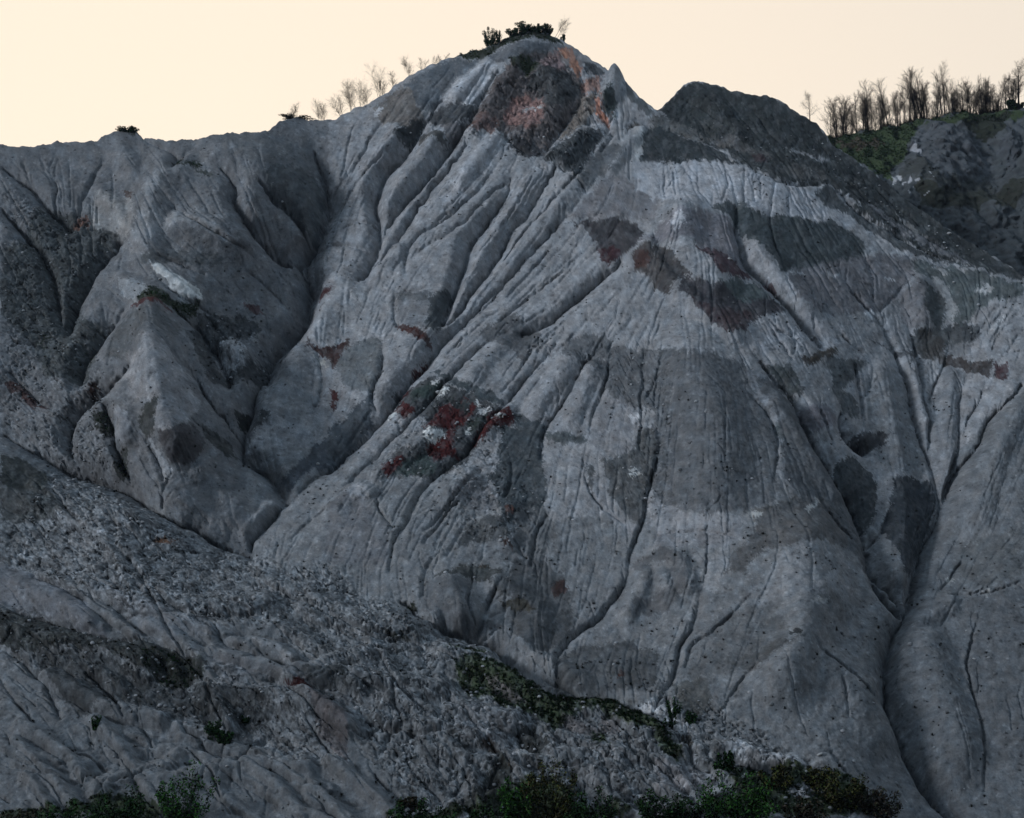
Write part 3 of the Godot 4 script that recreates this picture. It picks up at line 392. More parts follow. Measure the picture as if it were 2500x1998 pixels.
# ground broken into clods and cracks: crop, strength, outline
var cloddy := [
	["D",1.0,[350,720,800,900,1540,1290,2154,1400,2154,1723,1300,1723,600,1560,0,1330,0,1150,300,900]],
	["K",0.9,[0,520,400,560,860,700,1240,880,1500,940,1700,1080,1380,1140,900,1040,400,1060,200,900,0,700]],
	["H",0.8,[500,560,900,640,1230,800,1900,940,2154,1290,2154,1644,600,1644,200,1100,0,800,0,600]],
	["A",0.8,[230,620,740,800,560,1030,470,1290,640,1340,560,1723,0,1723,0,400]],
	["D",0.7,[0,0,560,0,700,300,640,800,350,700,0,520]],
	["G",0.6,[0,340,640,530,1300,720,1900,900,2154,1300,1600,1250,900,950,0,600]],
	["B",0.9,[1210,330,1500,230,1780,380,1800,640,1600,960,1300,800,1000,690]],
	["E",0.6,[420,600,1180,790,1060,1100,1360,1300,1200,1600,860,1600,700,1200,330,1160]],
	["A",0.7,[1220,1280,1620,1400,1660,1723,1300,1723]],
	["C",0.5,[130,385,345,232,1000,445,1340,745,2154,1310,1600,1150,1060,790,500,600]],
	["I",0.7,[0,800,340,860,900,1240,1300,1552,0,1552]], ["E",0.4,[1000,380,2154,405,2154,1300,1990,1500,1700,1080,1930,900,1660,500]]]

# grass: crop, tufts per thousand square photo pixels, outline
var grass := [
	["A",9,[850,1190,940,1160,1010,1170,1060,1220,1160,1240,1240,1220,1200,1300,1100,1290,960,1260,860,1220]],
	["A",9,[1070,372,1240,366,1260,390,1180,398,1080,402]],
	["B",10,[930,262,1110,212,1180,178,1250,152,1440,138,1540,192,1480,190,1350,170,1260,200,1190,215,1110,270,1020,280]],
	["B",5,[1230,320,1330,280,1410,320,1340,390,1290,360]],
	["H",9,[720,620,850,600,1000,620,1030,650,880,640]],
	["H",11,[790,700,900,680,1040,720,1170,740,1230,800,1380,860,1600,870,1780,890,1900,940,2040,1040,2130,1200,2154,1290,2090,1270,2000,1100,1860,1080,1700,960,1560,960,1400,1080,1300,980,1060,930,1010,860,880,880,820,800]],
	["H",7,[1640,1110,1700,1100,1740,1200,1640,1190]], ["H",8,[470,300,540,310,560,350,500,340]],
	["I",10,[40,1040,100,1100,170,1200,90,1210,40,1120]],
	["I",6,[340,1240,540,1250,680,1290,760,1260,1000,1300,1160,1340,1250,1440,1300,1552,400,1552,300,1480,480,1400,420,1300]],
	["N",6,[340,760,700,740,900,700,1040,620,1200,560,1380,560,1500,700,1640,740,1760,720,1900,803,200,803]],
	["G",6,[0,1590,150,1580,300,1590,400,1600,640,1500,800,1500,960,1560,1000,1644,0,1644]],
	["G",3,[870,620,1000,600,1180,680,1280,760,1160,820,1060,850,900,750]],
	["D",4,[560,420,660,370,690,500,660,560,600,480]], ["D",4,[720,640,790,620,800,700,750,800,690,740]],
	["G",8,[1280,1100,1380,1085,1360,1140,1400,1200,1300,1190]], ["G",7,[570,1030,620,1030,610,1110,580,1110]], ["G",6,[1480,1010,1530,1010,1530,1060,1490,1050]], ["G",6,[1120,1290,1180,1300,1190,1340,1140,1320]],
	["A",3,[230,1400,330,1440,320,1560,220,1500]], ["A",3,[470,1500,560,1540,560,1640,480,1620]]]

# ---------------------------------------------------------------- helpers for smooth surfaces
func spline_fit(data: Array) -> Array:           # thin-plate fit through (x, y, value) triples
	var n := data.size() / 3
	var m := n + 3
	var xs := PackedFloat64Array()
	var ys := PackedFloat64Array()
	for i in n:
		xs.append(data[i * 3] / 1000.0)
		ys.append(data[i * 3 + 1] / 1000.0)
	var a := []
	for i in m:
		var row := PackedFloat64Array()
		row.resize(m + 1)
		a.append(row)
	for i in n:
		var row: PackedFloat64Array = a[i]
		for j in n:
			var d2: float = (xs[i] - xs[j]) * (xs[i] - xs[j]) + (ys[i] - ys[j]) * (ys[i] - ys[j])
			row[j] = d2 * log(d2) if d2 > 1e-12 else 0.0004
		row[n] = 1.0
		row[n + 1] = xs[i]
		row[n + 2] = ys[i]
		row[m] = data[i * 3 + 2]
		a[i] = row
		a[n][i] = 1.0
		a[n + 1][i] = xs[i]
		a[n + 2][i] = ys[i]
	for k in m:
		var best := k
		for i in range(k + 1, m):
			if absf(a[i][k]) > absf(a[best][k]):
				best = i
		if best != k:
			var t = a[k]
			a[k] = a[best]
			a[best] = t
		var pr: PackedFloat64Array = a[k]
		for i in range(k + 1, m):
			var r: PackedFloat64Array = a[i]
			var f := r[k] / pr[k]
			if f != 0.0:
				for j in range(k, m + 1):
					r[j] -= f * pr[j]
				a[i] = r
	var s := PackedFloat64Array()
	s.resize(m)
	for k in range(m - 1, -1, -1):
		var r: PackedFloat64Array = a[k]
		var v := r[m]
		for j in range(k + 1, m):
			v -= r[j] * s[j]
		s[k] = v / r[k]
	return [xs, ys, s]

func spline_at(fit: Array, px: float, py: float) -> float:
	var xs: PackedFloat64Array = fit[0]
	var ys: PackedFloat64Array = fit[1]
	var s: PackedFloat64Array = fit[2]
	var n := xs.size()
	var x := px / 1000.0
	var y := py / 1000.0
	var v := s[n] + s[n + 1] * x + s[n + 2] * y
	for i in n:
		var d2 := (xs[i] - x) * (xs[i] - x) + (ys[i] - y) * (ys[i] - y)
		if d2 > 1e-12:
			v += s[i] * d2 * log(d2)
	return v

func smooth_line(p: PackedVector2Array, spacing: float) -> PackedVector2Array:
	var out := PackedVector2Array()
	var n := p.size()
	for i in n - 1:
		var a := p[maxi(i - 1, 0)]
		var b := p[i]
		var c := p[i + 1]
		var d := p[mini(i + 2, n - 1)]
		var k := maxi(1, int(ceil(b.distance_to(c) / spacing)))
		for j in k:
			out.append(b.cubic_interpolate(c, a, d, float(j) / k))
	out.append(p[n - 1])
	return out

# two grids over the hill face in photo pixels: fine for narrow cuts, wide for broad forms
const FS := 2.5
const FW := 1046
const FH := 846
const WS := 6.0
const WW := 440
const WH := 356
const GX := -60.0
const GY := -20.0
var fine := PackedFloat32Array()
var wide := PackedFloat32Array()
var rise := PackedFloat32Array()
var clod := PackedFloat32Array()
var cracks := PackedFloat32Array()
var bleed := PackedFloat32Array()
var flow := PackedVector2Array()
var paint: Image

func carve(grid: PackedFloat32Array, step: float, gw: int, gh: int, line: PackedVector2Array, half: float, depth: float, form: int, taper: bool) -> PackedFloat32Array:
	var n := line.size()
	for i in n - 1:
		var a := line[i]
		var b := line[i + 1]
		var x0 := clampi(int((minf(a.x, b.x) - half - GX) / step), 0, gw - 1)
		var x1 := clampi(int((maxf(a.x, b.x) + half - GX) / step) + 1, 0, gw - 1)
		var y0 := clampi(int((minf(a.y, b.y) - half - GY) / step), 0, gh - 1)
		var y1 := clampi(int((maxf(a.y, b.y) + half - GY) / step) + 1, 0, gh - 1)
		var ab := b - a
		var l2 := maxf(ab.length_squared(), 0.01)
		var h2 := half * half
		var f := float(i) / maxf(n - 1, 1)
		var d0 := depth
		if taper:
			d0 *= minf(1.0, 0.25 + f * 3.0) * minf(1.0, 0.4 + (1.0 - f) * 4.0)
		for y in range(y0, y1 + 1):
			var qy := GY + y * step - a.y
			var at := y * gw
			for x in range(x0, x1 + 1):
				var qx := GX + x * step - a.x
				var t := clampf((qx * ab.x + qy * ab.y) / l2, 0.0, 1.0)
				var ex := qx - ab.x * t
				var ey := qy - ab.y * t
				var e2 := ex * ex + ey * ey
				if e2 < h2:
					var s := 1.0 - sqrt(e2) / half
					var v := d0 * (s * s if form == 0 else (s * sqrt(s) if form == 1 else s * s * (3.0 - 2.0 * s)))
					if v > grid[at + x]:
						grid[at + x] = v
	return grid

func fill_polygon(img: Image, p: PackedVector2Array, step: float, c: Color) -> void:
	var lo := 1e9
	var hi := -1e9
	for q in p:
		lo = minf(lo, q.y)
		hi = maxf(hi, q.y)
	var n := p.size()
	for r in range(maxi(0, int((lo - GY) / step)), mini(img.get_height() - 1, int((hi - GY) / step) + 1) + 1):
		var y := GY + r * step
		var cuts := PackedFloat32Array()
		for i in n:
			var a := p[i]
			var b := p[(i + 1) % n]
			if (a.y <= y) != (b.y <= y):
				cuts.append(a.x + (y - a.y) / (b.y - a.y) * (b.x - a.x))
		cuts.sort()
		for k in range(0, cuts.size() - 1, 2):
			var x0 := clampi(int(round((cuts[k] - GX) / step)), 0, img.get_width())
			var x1 := clampi(int(round((cuts[k + 1] - GX) / step)), 0, img.get_width())
			if x1 > x0:
				img.fill_rect(Rect2i(x0, r, x1 - x0, 1), c)

func noise_of(kind: int, freq: float, octaves: int, n_seed: int) -> FastNoiseLite:
	var n := FastNoiseLite.new()
	n.noise_type = kind
	n.frequency = freq
	n.seed = n_seed
	n.fractal_type = FastNoiseLite.FRACTAL_FBM if octaves > 1 else FastNoiseLite.FRACTAL_NONE
	n.fractal_octaves = octaves
	return n

func grain_textures(m: StandardMaterial3D, metres: float, n_seed: int, bump: float, low: float) -> void:
	var n := noise_of(FastNoiseLite.TYPE_SIMPLEX, 0.03, 5, n_seed)
	n.fractal_gain = 0.62
	var img := n.get_seamless_image(512, 512)
	img.convert(Image.FORMAT_L8)
	var tone := Image.create(512, 512, false, Image.FORMAT_RGB8)
	for y in 512:
		for x in 512:
			var v := clampf(low + (1.0 - low) * smoothstep(0.15, 0.7, img.get_pixel(x, y).r), 0.0, 1.0)
			tone.set_pixel(x, y, Color(v, v, v))
	tone.generate_mipmaps()
	m.albedo_texture = ImageTexture.create_from_image(tone)
	var nm := img.duplicate()
	nm.convert(Image.FORMAT_RGBA8)
	nm.bump_map_to_normal_map(bump)
	m.normal_enabled = true
	m.normal_texture = ImageTexture.create_from_image(nm)
	m.normal_scale = 1.0
	m.uv1_triplanar = true
	m.uv1_world_triplanar = true
	m.uv1_scale = Vector3.ONE / metres

func ground_material(n_seed: int) -> StandardMaterial3D:
	var m := StandardMaterial3D.new()
	m.vertex_color_use_as_albedo = true
	m.roughness = 0.95
	m.metallic_specular = 0.25
	grain_textures(m, 5.0, n_seed, 2.2, 0.86)
	return m

# ---------------------------------------------------------------- the hill
var sky_line := PackedVector2Array()
var columns := PackedFloat32Array()
var face_rows := 0
var all_rows := 0
var verts := PackedVector3Array()
var norms := PackedVector3Array()
var tints := PackedColorArray()

func skyline_at(px: float) -> float:
	var lo := 0
	var hi := sky_line.size() - 1
	if px <= sky_line[0].x:
		return sky_line[0].y
	while hi - lo > 1:
		var mid := (lo + hi) / 2
		if sky_line[mid].x <= px:
			lo = mid
		else:
			hi = mid
	var t := clampf((px - sky_line[lo].x) / maxf(sky_line[hi].x - sky_line[lo].x, 0.01), 0.0, 1.0)
	return lerpf(sky_line[lo].y, sky_line[hi].y, t)

func in_front(p: Vector2) -> bool:           # on the landslide tongue and the hummocks before the face
	if p.x > 1700.0:
		return p.y > 1820.0
	return p.y > (1060.0 + p.x * 0.475 if p.x < 610.0 else 1350.0 + (p.x - 610.0) * 0.36)

func draw_features() -> void:
	fine.resize(FW * FH)
	cracks.resize(FW * FH)
	bleed.resize(FW * FH)
	wide.resize(WW * WH)
	rise.resize(WW * WH)
	clod.resize(WW * WH)
	var flow_p := PackedVector2Array()
	var flow_d := PackedVector2Array()
	for g in gullies:
		var line := smooth_line(pix(g[0], g[3]), 24.0)
		var half: float = g[1]
		var depth: float = half * 0.085 * g[2] * (1.25 if half > 22.0 else 1.0) 
		if half > 22.0:
			wide = carve(wide, WS, WW, WH, line, half * 1.1, depth * 0.8, 1, true)
			var rough := smooth_line(line, 12.0)
			for i in rough.size():
				rough[i] += Vector2(rng.randf_range(-1, 1), rng.randf_range(-1, 1)) * 3.4
			var from := 0
			while from < rough.size() - 1:
				var to := mini(from + rng.randi_range(3, 8), rough.size() - 1)
				fine = carve(fine, FS, FW, FH, rough.slice(from, to + 1), rng.randf_range(3.6, 7.0), rng.randf_range(0.9, 1.7), 0, false)
				from = to
		else:
			fine = carve(fine, FS, FW, FH, line, half * 0.72, depth * 0.45, 1, true)
			for side in 3 + int(half / 6.0):
				var q := line[rng.randi() % line.size()]
				var along := (line[line.size() - 1] - line[0]).normalized()
				var d := -along.rotated(rng.randf_range(0.25, 0.75) * (1.0 if side % 2 == 0 else -1.0))
				var twig := PackedVector2Array()
				for k in rng.randi_range(3, 8):
					twig.append(q)
					d = d.rotated(rng.randf_range(-0.2, 0.2))
					q += d * 9.0
				twig.reverse()
				cracks = carve(cracks, FS, FW, FH, twig, rng.randf_range(2.6, 3.8), rng.randf_range(0.2, 0.45), 0, true)
			var jag := smooth_line(line, 11.0)
			for i in jag.size():
				jag[i] += Vector2(rng.randf_range(-1, 1), rng.randf_range(-1, 1)) * 3.0
			var at := 0
			while at < jag.size() - 1:
				var to := mini(at + rng.randi_range(3, 8), jag.size() - 1)
				cracks = carve(cracks, FS, FW, FH, jag.slice(at, to + 1), rng.randf_range(2.6, 4.4), (0.34 + half * 0.042) * rng.randf_range(0.5, 1.25) * minf(1.0, 0.15 + 4.0 * at / jag.size()) * minf(1.0, 0.15 + 4.0 * (jag.size() - to) / jag.size()), 0, false)
				at = to
		for i in range(0, line.size() - 1, 2):
			var d := (line[i + 1] - line[i]).normalized()
			if d.y < 0.0:
				d = -d
			if absf(d.y) > 0.2:
				flow_p.append(line[i])
				flow_d.append(d)
	for s in spurs:
		rise = carve(rise, WS, WW, WH, smooth_line(pix(s[0], s[3]), 40.0), s[1] * 1.2, s[2] * (0.75 if s[0] in ["G", "H", "I", "N", "O"] else 0.85), 2, false)

	# small rills that follow the fall of the slope
	var cw := 34
	var chh := 28
	var field := PackedVector2Array()
	field.resize(cw * chh)
	for j in chh:
		for i in cw:
			var at := Vector2(i * 80.0 - 60.0, j * 80.0 - 20.0)
			var sum := Vector2(0, 0.00001)
			for k in flow_p.size():
				var d2 := at.distance_squared_to(flow_p[k])
				if d2 < 90000.0:
					sum += flow_d[k] / (d2 + 1600.0)
			field[j * cw + i] = sum.normalized()
	for r in 4000:
		var p := Vector2(rng.randf_range(-40, 2540), rng.randf_range(100, 1980))
		if p.y < skyline_at(p.x) + 8.0:
			continue
		if rng.randf() < 0.8 and (in_front(p) or (p.x > 1680.0 and p.y > 1230.0 + (p.x - 1680.0) * 0.15)):
			continue
		var length := rng.randf_range(30, 260)
		if p.x < 760.0 and p.y > 500.0:
			length *= 0.5
		var half := rng.randf_range(3.0, 6.0)
		var line := PackedVector2Array([p])
		var sway := rng.randf_range(-0.09, 0.09)
		while length > 0.0:
			var ci := clampi(int(round((p.x + 60.0) / 80.0)), 0, cw - 1)
			var cj := clampi(int(round((p.y + 20.0) / 80.0)), 0, chh - 1)
			var d := field[cj * cw + ci].rotated(sway + rng.randf_range(-0.045, 0.045))
			p += d * 18.0
			line.append(p)
			length -= 18.0
		if r % 2 == 0:
			fine = carve(fine, FS, FW, FH, line, half, half * rng.randf_range(0.04, 0.10) * (1.1 if p.y < 900.0 else 0.75), 0, true)
		bleed = carve(bleed, FS, FW, FH, line, half * rng.randf_range(0.8, 1.7), rng.randf_range(0.2, 1.0), 1, true)
	flow = field
	# creep lines, swells and long ledges of the landslide tongue
	for r in 520:
		var p := Vector2(rng.randf_range(-20, 1750), rng.randf_range(1080, 1990))
		if not in_front(p):
			continue
		var d := Vector2.from_angle(rng.randf_range(0.25, 0.7) if p.x < 1100.0 else rng.randf_range(-0.2, 0.8))
		var long := r < 110
		var length := rng.randf_range(150, 420) if long else rng.randf_range(30, 110)
		var line := PackedVector2Array()
		for k in int(length / 10.0) + 2:
			line.append(p)
			d = d.rotated(rng.randf_range(-0.14, 0.14) if long else rng.randf_range(-0.35, 0.35))
			p += d * 10.0
		if long:
			var half := rng.randf_range(16, 40)
			rise = carve(rise, WS, WW, WH, line, half, half * rng.randf_range(0.03, 0.05), 2, false)
			var under := PackedVector2Array()
			for q in line:
				under.append(q + Vector2(0, half * 0.75) + Vector2(rng.randf_range(-2, 2), rng.randf_range(-2, 2)))
			if r % 3 < 2:
				cracks = carve(cracks, FS, FW, FH, under, rng.randf_range(4.0, 8.0), rng.randf_range(0.4, 0.9), 0, true)
		else:
			cracks = carve(cracks, FS, FW, FH, line, rng.randf_range(3.4, 5.0), rng.randf_range(0.25, 0.6), 0, true)

	# broken ground
	var mask := Image.create(WW, WH, false, Image.FORMAT_RF)
	for c in cloddy:
		fill_polygon(mask, pix(c[0], c[2]), WS, Color(c[1], 0, 0))
	mask.resize(WW / 6, WH / 6, Image.INTERPOLATE_BILINEAR)
	mask.resize(WW, WH, Image.INTERPOLATE_CUBIC)
	for y in WH:
		for x in WW:
			clod[y * WW + x] = mask.get_pixel(x, y).r

	# beds and painted shade
	paint = Image.create(FW, FH, false, Image.FORMAT_RGBAF)
	paint.fill(Color(0.312, 0.312, 0.320))
	for b in beds_and_shade:
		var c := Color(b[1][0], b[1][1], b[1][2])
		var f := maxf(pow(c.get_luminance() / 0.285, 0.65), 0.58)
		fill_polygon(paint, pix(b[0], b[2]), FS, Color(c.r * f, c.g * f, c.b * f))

func build_hill() -> void:
	for part in skyline_parts:
		sky_line.append_array(pix(part[0], part[1]))
	rng.seed = 41
	draw_features()

	var px := LEFT
	while px < -24.0:
		columns.append(px)
		px += 14.0
	px = -24.0
	while px < 2524.0:
		columns.append(px)
		px += 2.3
	px = 2530.0
	while px <= RIGHT:
		columns.append(px)
		px += 14.0
	face_rows = 800
	var back_rows := 16
	all_rows = face_rows + back_rows
	var nc := columns.size()

	var fit := spline_fit(depths)
	var gstep := 50.0
	var gnx := int((RIGHT - LEFT) / gstep) + 4
	var gny := 46
	var gx0 := LEFT - gstep
	var gy0 := 0.0
	var coarse := PackedFloat32Array()
	coarse.resize(gnx * gny)
	for j in gny:
		for i in gnx:
			coarse[j * gnx + i] = spline_at(fit, gx0 + i * gstep, gy0 + j * gstep)

	var warp_a := noise_of(FastNoiseLite.TYPE_SIMPLEX, 0.012, 4, 3)
	var warp_b := noise_of(FastNoiseLite.TYPE_SIMPLEX, 0.012, 4, 4)
	var edge := noise_of(FastNoiseLite.TYPE_SIMPLEX, 0.03, 4, 5)
	var big := noise_of(FastNoiseLite.TYPE_SIMPLEX, 0.016, 3, 6)
	var mid := noise_of(FastNoiseLite.TYPE_SIMPLEX, 0.075, 4, 7)
	mid.fractal_gain = 0.55
	var tiny := noise_of(FastNoiseLite.TYPE_SIMPLEX, 0.8, 3, 8)
	var cells := noise_of(FastNoiseLite.TYPE_CELLULAR, 0.075, 1, 9)
	cells.cellular_return_type = FastNoiseLite.RETURN_DISTANCE2_SUB
	cells.cellular_jitter = 1.0
	var grit := noise_of(FastNoiseLite.TYPE_SIMPLEX, 0.16, 2, 14)
	var patch := noise_of(FastNoiseLite.TYPE_SIMPLEX, 0.035, 4, 10)
	var speck := noise_of(FastNoiseLite.TYPE_SIMPLEX, 0.75, 2, 11)
	var hue := noise_of(FastNoiseLite.TYPE_SIMPLEX, 0.02, 3, 12)
	var strata := noise_of(FastNoiseLite.TYPE_SIMPLEX, 0.12, 3, 13)

	verts.resize(nc * all_rows)
	tints.resize(nc * all_rows)
	var colm := PackedFloat32Array()
	colm.resize(gny)
	for i in nc:
		px = columns[i]
		var u := (px - gx0) / gstep
		var iu := clampi(int(u), 1, gnx - 3)
		var fu := u - iu
		for j in gny:
			var o := j * gnx + iu
			colm[j] = cubic_interpolate(coarse[o], coarse[o + 1], coarse[o - 1], coarse[o + 2], fu)
		var top := skyline_at(px) + edge.get_noise_2d(px, 7.0) * 5.0
		for r in face_rows:
			var t := float(r) / (face_rows - 1)
			var py := lerpf(BOTTOM, top, t)
			var v := py / gstep
			var iv := clampi(int(v), 1, gny - 3)
			var depth := cubic_interpolate(colm[iv], colm[iv + 1], colm[iv - 1], colm[iv + 2], v - iv)
			var dir := ray(px, py)
			var at := dir * depth
			var wx := px + warp_a.get_noise_2d(px, py) * 3.5
			var wy := py + warp_b.get_noise_2d(px, py) * 3.5
			var inward := big.get_noise_3dv(at) * 1.7 + mid.get_noise_3dv(at) * 0.20 + tiny.get_noise_3dv(at) * 0.14
			var cl := 0.0
			var wash := 0.0
			if wx > GX + 2.0 and wx < 2570.0 and wy > GY + 2.0 and wy < 2080.0:
				var fx := (wx - GX) / FS
				var fy := (wy - GY) / FS
				var x0 := int(fx)
				var y0 := int(fy)
				fx -= x0
				fy -= y0
				var o := y0 * FW + x0
				var cut := lerpf(lerpf(fine[o] + cracks[o], fine[o + 1] + cracks[o + 1], fx), lerpf(fine[o + FW] + cracks[o + FW], fine[o + FW + 1] + cracks[o + FW + 1], fx), fy)
				wash = lerpf(lerpf(bleed[o], bleed[o + 1], fx), lerpf(bleed[o + FW], bleed[o + FW + 1], fx), fy)
				fx = (wx - GX) / WS
				fy = (wy - GY) / WS
				x0 = int(fx)
				y0 = int(fy)
				fx -= x0
				fy -= y0
				o = y0 * WW + x0
				cut += lerpf(lerpf(wide[o], wide[o + 1], fx), lerpf(wide[o + WW], wide[o + WW + 1], fx), fy)
				cut -= lerpf(lerpf(rise[o], rise[o + 1], fx), lerpf(rise[o + WW], rise[o + WW + 1], fx), fy)
				cl = lerpf(lerpf(clod[o], clod[o + 1], fx), lerpf(clod[o + WW], clod[o + WW + 1], fx), fy)
				inward += cut
			cl = maxf(cl * (0.65 + 0.9 * patch.get_noise_2d(px * 0.7, py * 0.9 + 300.0)), 0.03)
			var cu := wx * 0.906 + wy * 0.423 + warp_a.get_noise_2d(px * 2.0, py * 2.0) * 22.0
			var cv := wy * 0.906 - wx * 0.423 + warp_b.get_noise_2d(px * 2.0, py * 2.0) * 16.0
			var cell := cells.get_noise_2d(cu * 0.28, cv * 0.62) + 1.0
			var near := 0.85 if in_front(Vector2(px, py)) else 1.0
			inward += cl * near * (0.55 * (1.0 - smoothstep(0.0, 0.26, cell)) + mid.get_noise_3dv(at * 1.6) * 0.9)
			inward *= lerpf(0.3, 1.0, smoothstep(4.0, 60.0, py - top))
			var flat := smoothstep(1350.0, 1750.0, py)
			at.z -= inward * lerpf(0.95, 0.72, flat)
			at.y -= inward * lerpf(0.3, 0.68, flat)
			verts[i * all_rows + r] = at
			# colour of the clay
			var fd := flow[clampi(int(round((py + 20.0) / 80.0)), 0, 27) * 34 + clampi(int(round((px + 60.0) / 80.0)), 0, 33)]
			var e1 := edge.get_noise_2d(px, py)
			var e2 := grit.get_noise_2d(px, py)
			var sx := wx + e1 * 7.0 + e2 * 4.0 - fd.x * wash * 9.0
			var sy := wy + edge.get_noise_2d(px + 900.0, py) * 7.0 + e2 * 4.0 - fd.y * wash * 9.0
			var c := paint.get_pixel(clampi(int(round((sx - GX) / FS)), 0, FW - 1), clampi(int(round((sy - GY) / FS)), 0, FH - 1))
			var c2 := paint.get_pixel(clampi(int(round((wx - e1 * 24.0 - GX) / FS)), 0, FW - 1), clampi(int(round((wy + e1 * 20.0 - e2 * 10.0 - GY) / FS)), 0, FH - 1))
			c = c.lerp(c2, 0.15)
			c = c.lerp(Color(0.25, 0.254, 0.262), 0.17 * smoothstep(0.1, 0.45, patch.get_noise_2d(px * 0.9 + 2100.0, py * 0.7)))
			var mottle := patch.get_noise_2d(px * 3.1 + 50.0, py * 3.6)
			var k := 1.0 + mottle * (0.07 + cl * 0.7) + patch.get_noise_2d(px * 0.6, py * 0.6) * 0.26 + strata.get_noise_2d(px * 0.15 + py * 0.1, py - px * 0.06) * 0.10
			k *= 1.0 + (wash - 0.25) * 0.16
			if cl > 0.04 and in_front(Vector2(px, py)):
				k *= 1.0 + strata.get_noise_2d(cu * 0.12, cv * 0.45) * 0.75
			k *= 0.93 + 0.14 * smoothstep(-0.07, 0.07, patch.get_noise_2d(wx * 0.42 + e1 * 9.0, wy * 0.5 + 1300.0)) 
			k *= 0.95 + 0.10 * smoothstep(-0.05, 0.05, patch.get_noise_2d(wx * 0.95 + 800.0, wy * 1.1 + e1 * 8.0))
			var crumble := smoothstep(0.02, 0.30, patch.get_noise_2d(px * 1.6 + 400.0, py * 2.1)) * cl
			k *= 1.0 - crumble * 0.5
			k *= 1.0 + smoothstep(0.12, 0.4, patch.get_noise_2d(px * 1.3, py * 2.4 + 700.0)) * cl * 0.45
			var sp := speck.get_noise_3dv(at)
			k *= 1.0 + sp * 0.13
			if sp > 0.62:
				k *= 1.3
			elif sp < -0.62:
				k *= 0.6
			var hn := hue.get_noise_2d(px, py)
			tints[i * all_rows + r] = Color(c.r * k * (1.0 + hn * 0.05), c.g * k, c.b * k * (1.0 - hn * 0.04))
		# behind the crest
		var crest := verts[i * all_rows + face_rows - 1]
		var tc := tints[i * all_rows + face_rows - 1]
		for b in back_rows:
			var s := (b + 1.0) / back_rows
			var run := 75.0 * s * s + 0.4 * s
			var drop := run * 0.42 * minf(1.0, 0.35 + s)
			verts[i * all_rows + face_rows + b] = crest + Vector3(crest.x * 0.002 * run, -drop + mid.get_noise_2d(px * 0.1, run) * minf(run * 0.1, 1.0), -run)
			tints[i * all_rows + face_rows + b] = tc
	print("hill points ", verts.size())

	norms.resize(verts.size())
	for i in nc:
		var il := maxi(i - 1, 0) * all_rows
		var ir := mini(i + 1, nc - 1) * all_rows
		var o := i * all_rows
		for r in all_rows:
			norms[o + r] = (verts[ir + r] - verts[il + r]).cross(verts[o + mini(r + 1, all_rows - 1)] - verts[o + maxi(r - 1, 0)]).normalized()
	add_grid("hill", verts, norms, tints, nc, all_rows, ground_material(21))

func add_grid(called: String, p: PackedVector3Array, n: PackedVector3Array, c: PackedColorArray, across: int, along: int, m: Material) -> MeshInstance3D:
	var idx := PackedInt32Array()
	idx.resize((across - 1) * (along - 1) * 6)
	var w := 0
	for i in across - 1:
		var o := i * along
		for r in along - 1:
			var a := o + r
			idx[w] = a
			idx[w + 1] = a + 1
			idx[w + 2] = a + along
			idx[w + 3] = a + along
			idx[w + 4] = a + 1
			idx[w + 5] = a + along + 1
			w += 6
	var arr := []
	arr.resize(Mesh.ARRAY_MAX)
	arr[Mesh.ARRAY_VERTEX] = p
	arr[Mesh.ARRAY_NORMAL] = n
	arr[Mesh.ARRAY_COLOR] = c
	arr[Mesh.ARRAY_INDEX] = idx
	var mesh := ArrayMesh.new()
	mesh.add_surface_from_arrays(Mesh.PRIMITIVE_TRIANGLES, arr)
	mesh.surface_set_material(0, m)
	var o := MeshInstance3D.new()
	o.name = called
	o.mesh = mesh
	o.set_meta("kind", "structure")
	add_child(o, true)
	return o

func column_of(px: float) -> int:
	var lo := 0
	var hi := columns.size() - 1
	while hi - lo > 1:
		var m := (lo + hi) / 2
		if columns[m] <= px:
			lo = m
		else:
			hi = m
	return lo

func row_of(px: float, py: float) -> int:
	return clampi(int(round((BOTTOM - py) / (BOTTOM - skyline_at(px)) * (face_rows - 1))), 0, face_rows - 1)

func on_hill(px: float, py: float) -> Vector3:
	return verts[column_of(px) * all_rows + row_of(px, py)]

func hill_normal(px: float, py: float) -> Vector3:
	return norms[column_of(px) * all_rows + row_of(px, py)]

func behind_crest(px: float, step: int) -> Vector3:
	return verts[column_of(px) * all_rows + face_rows - 1 + step]

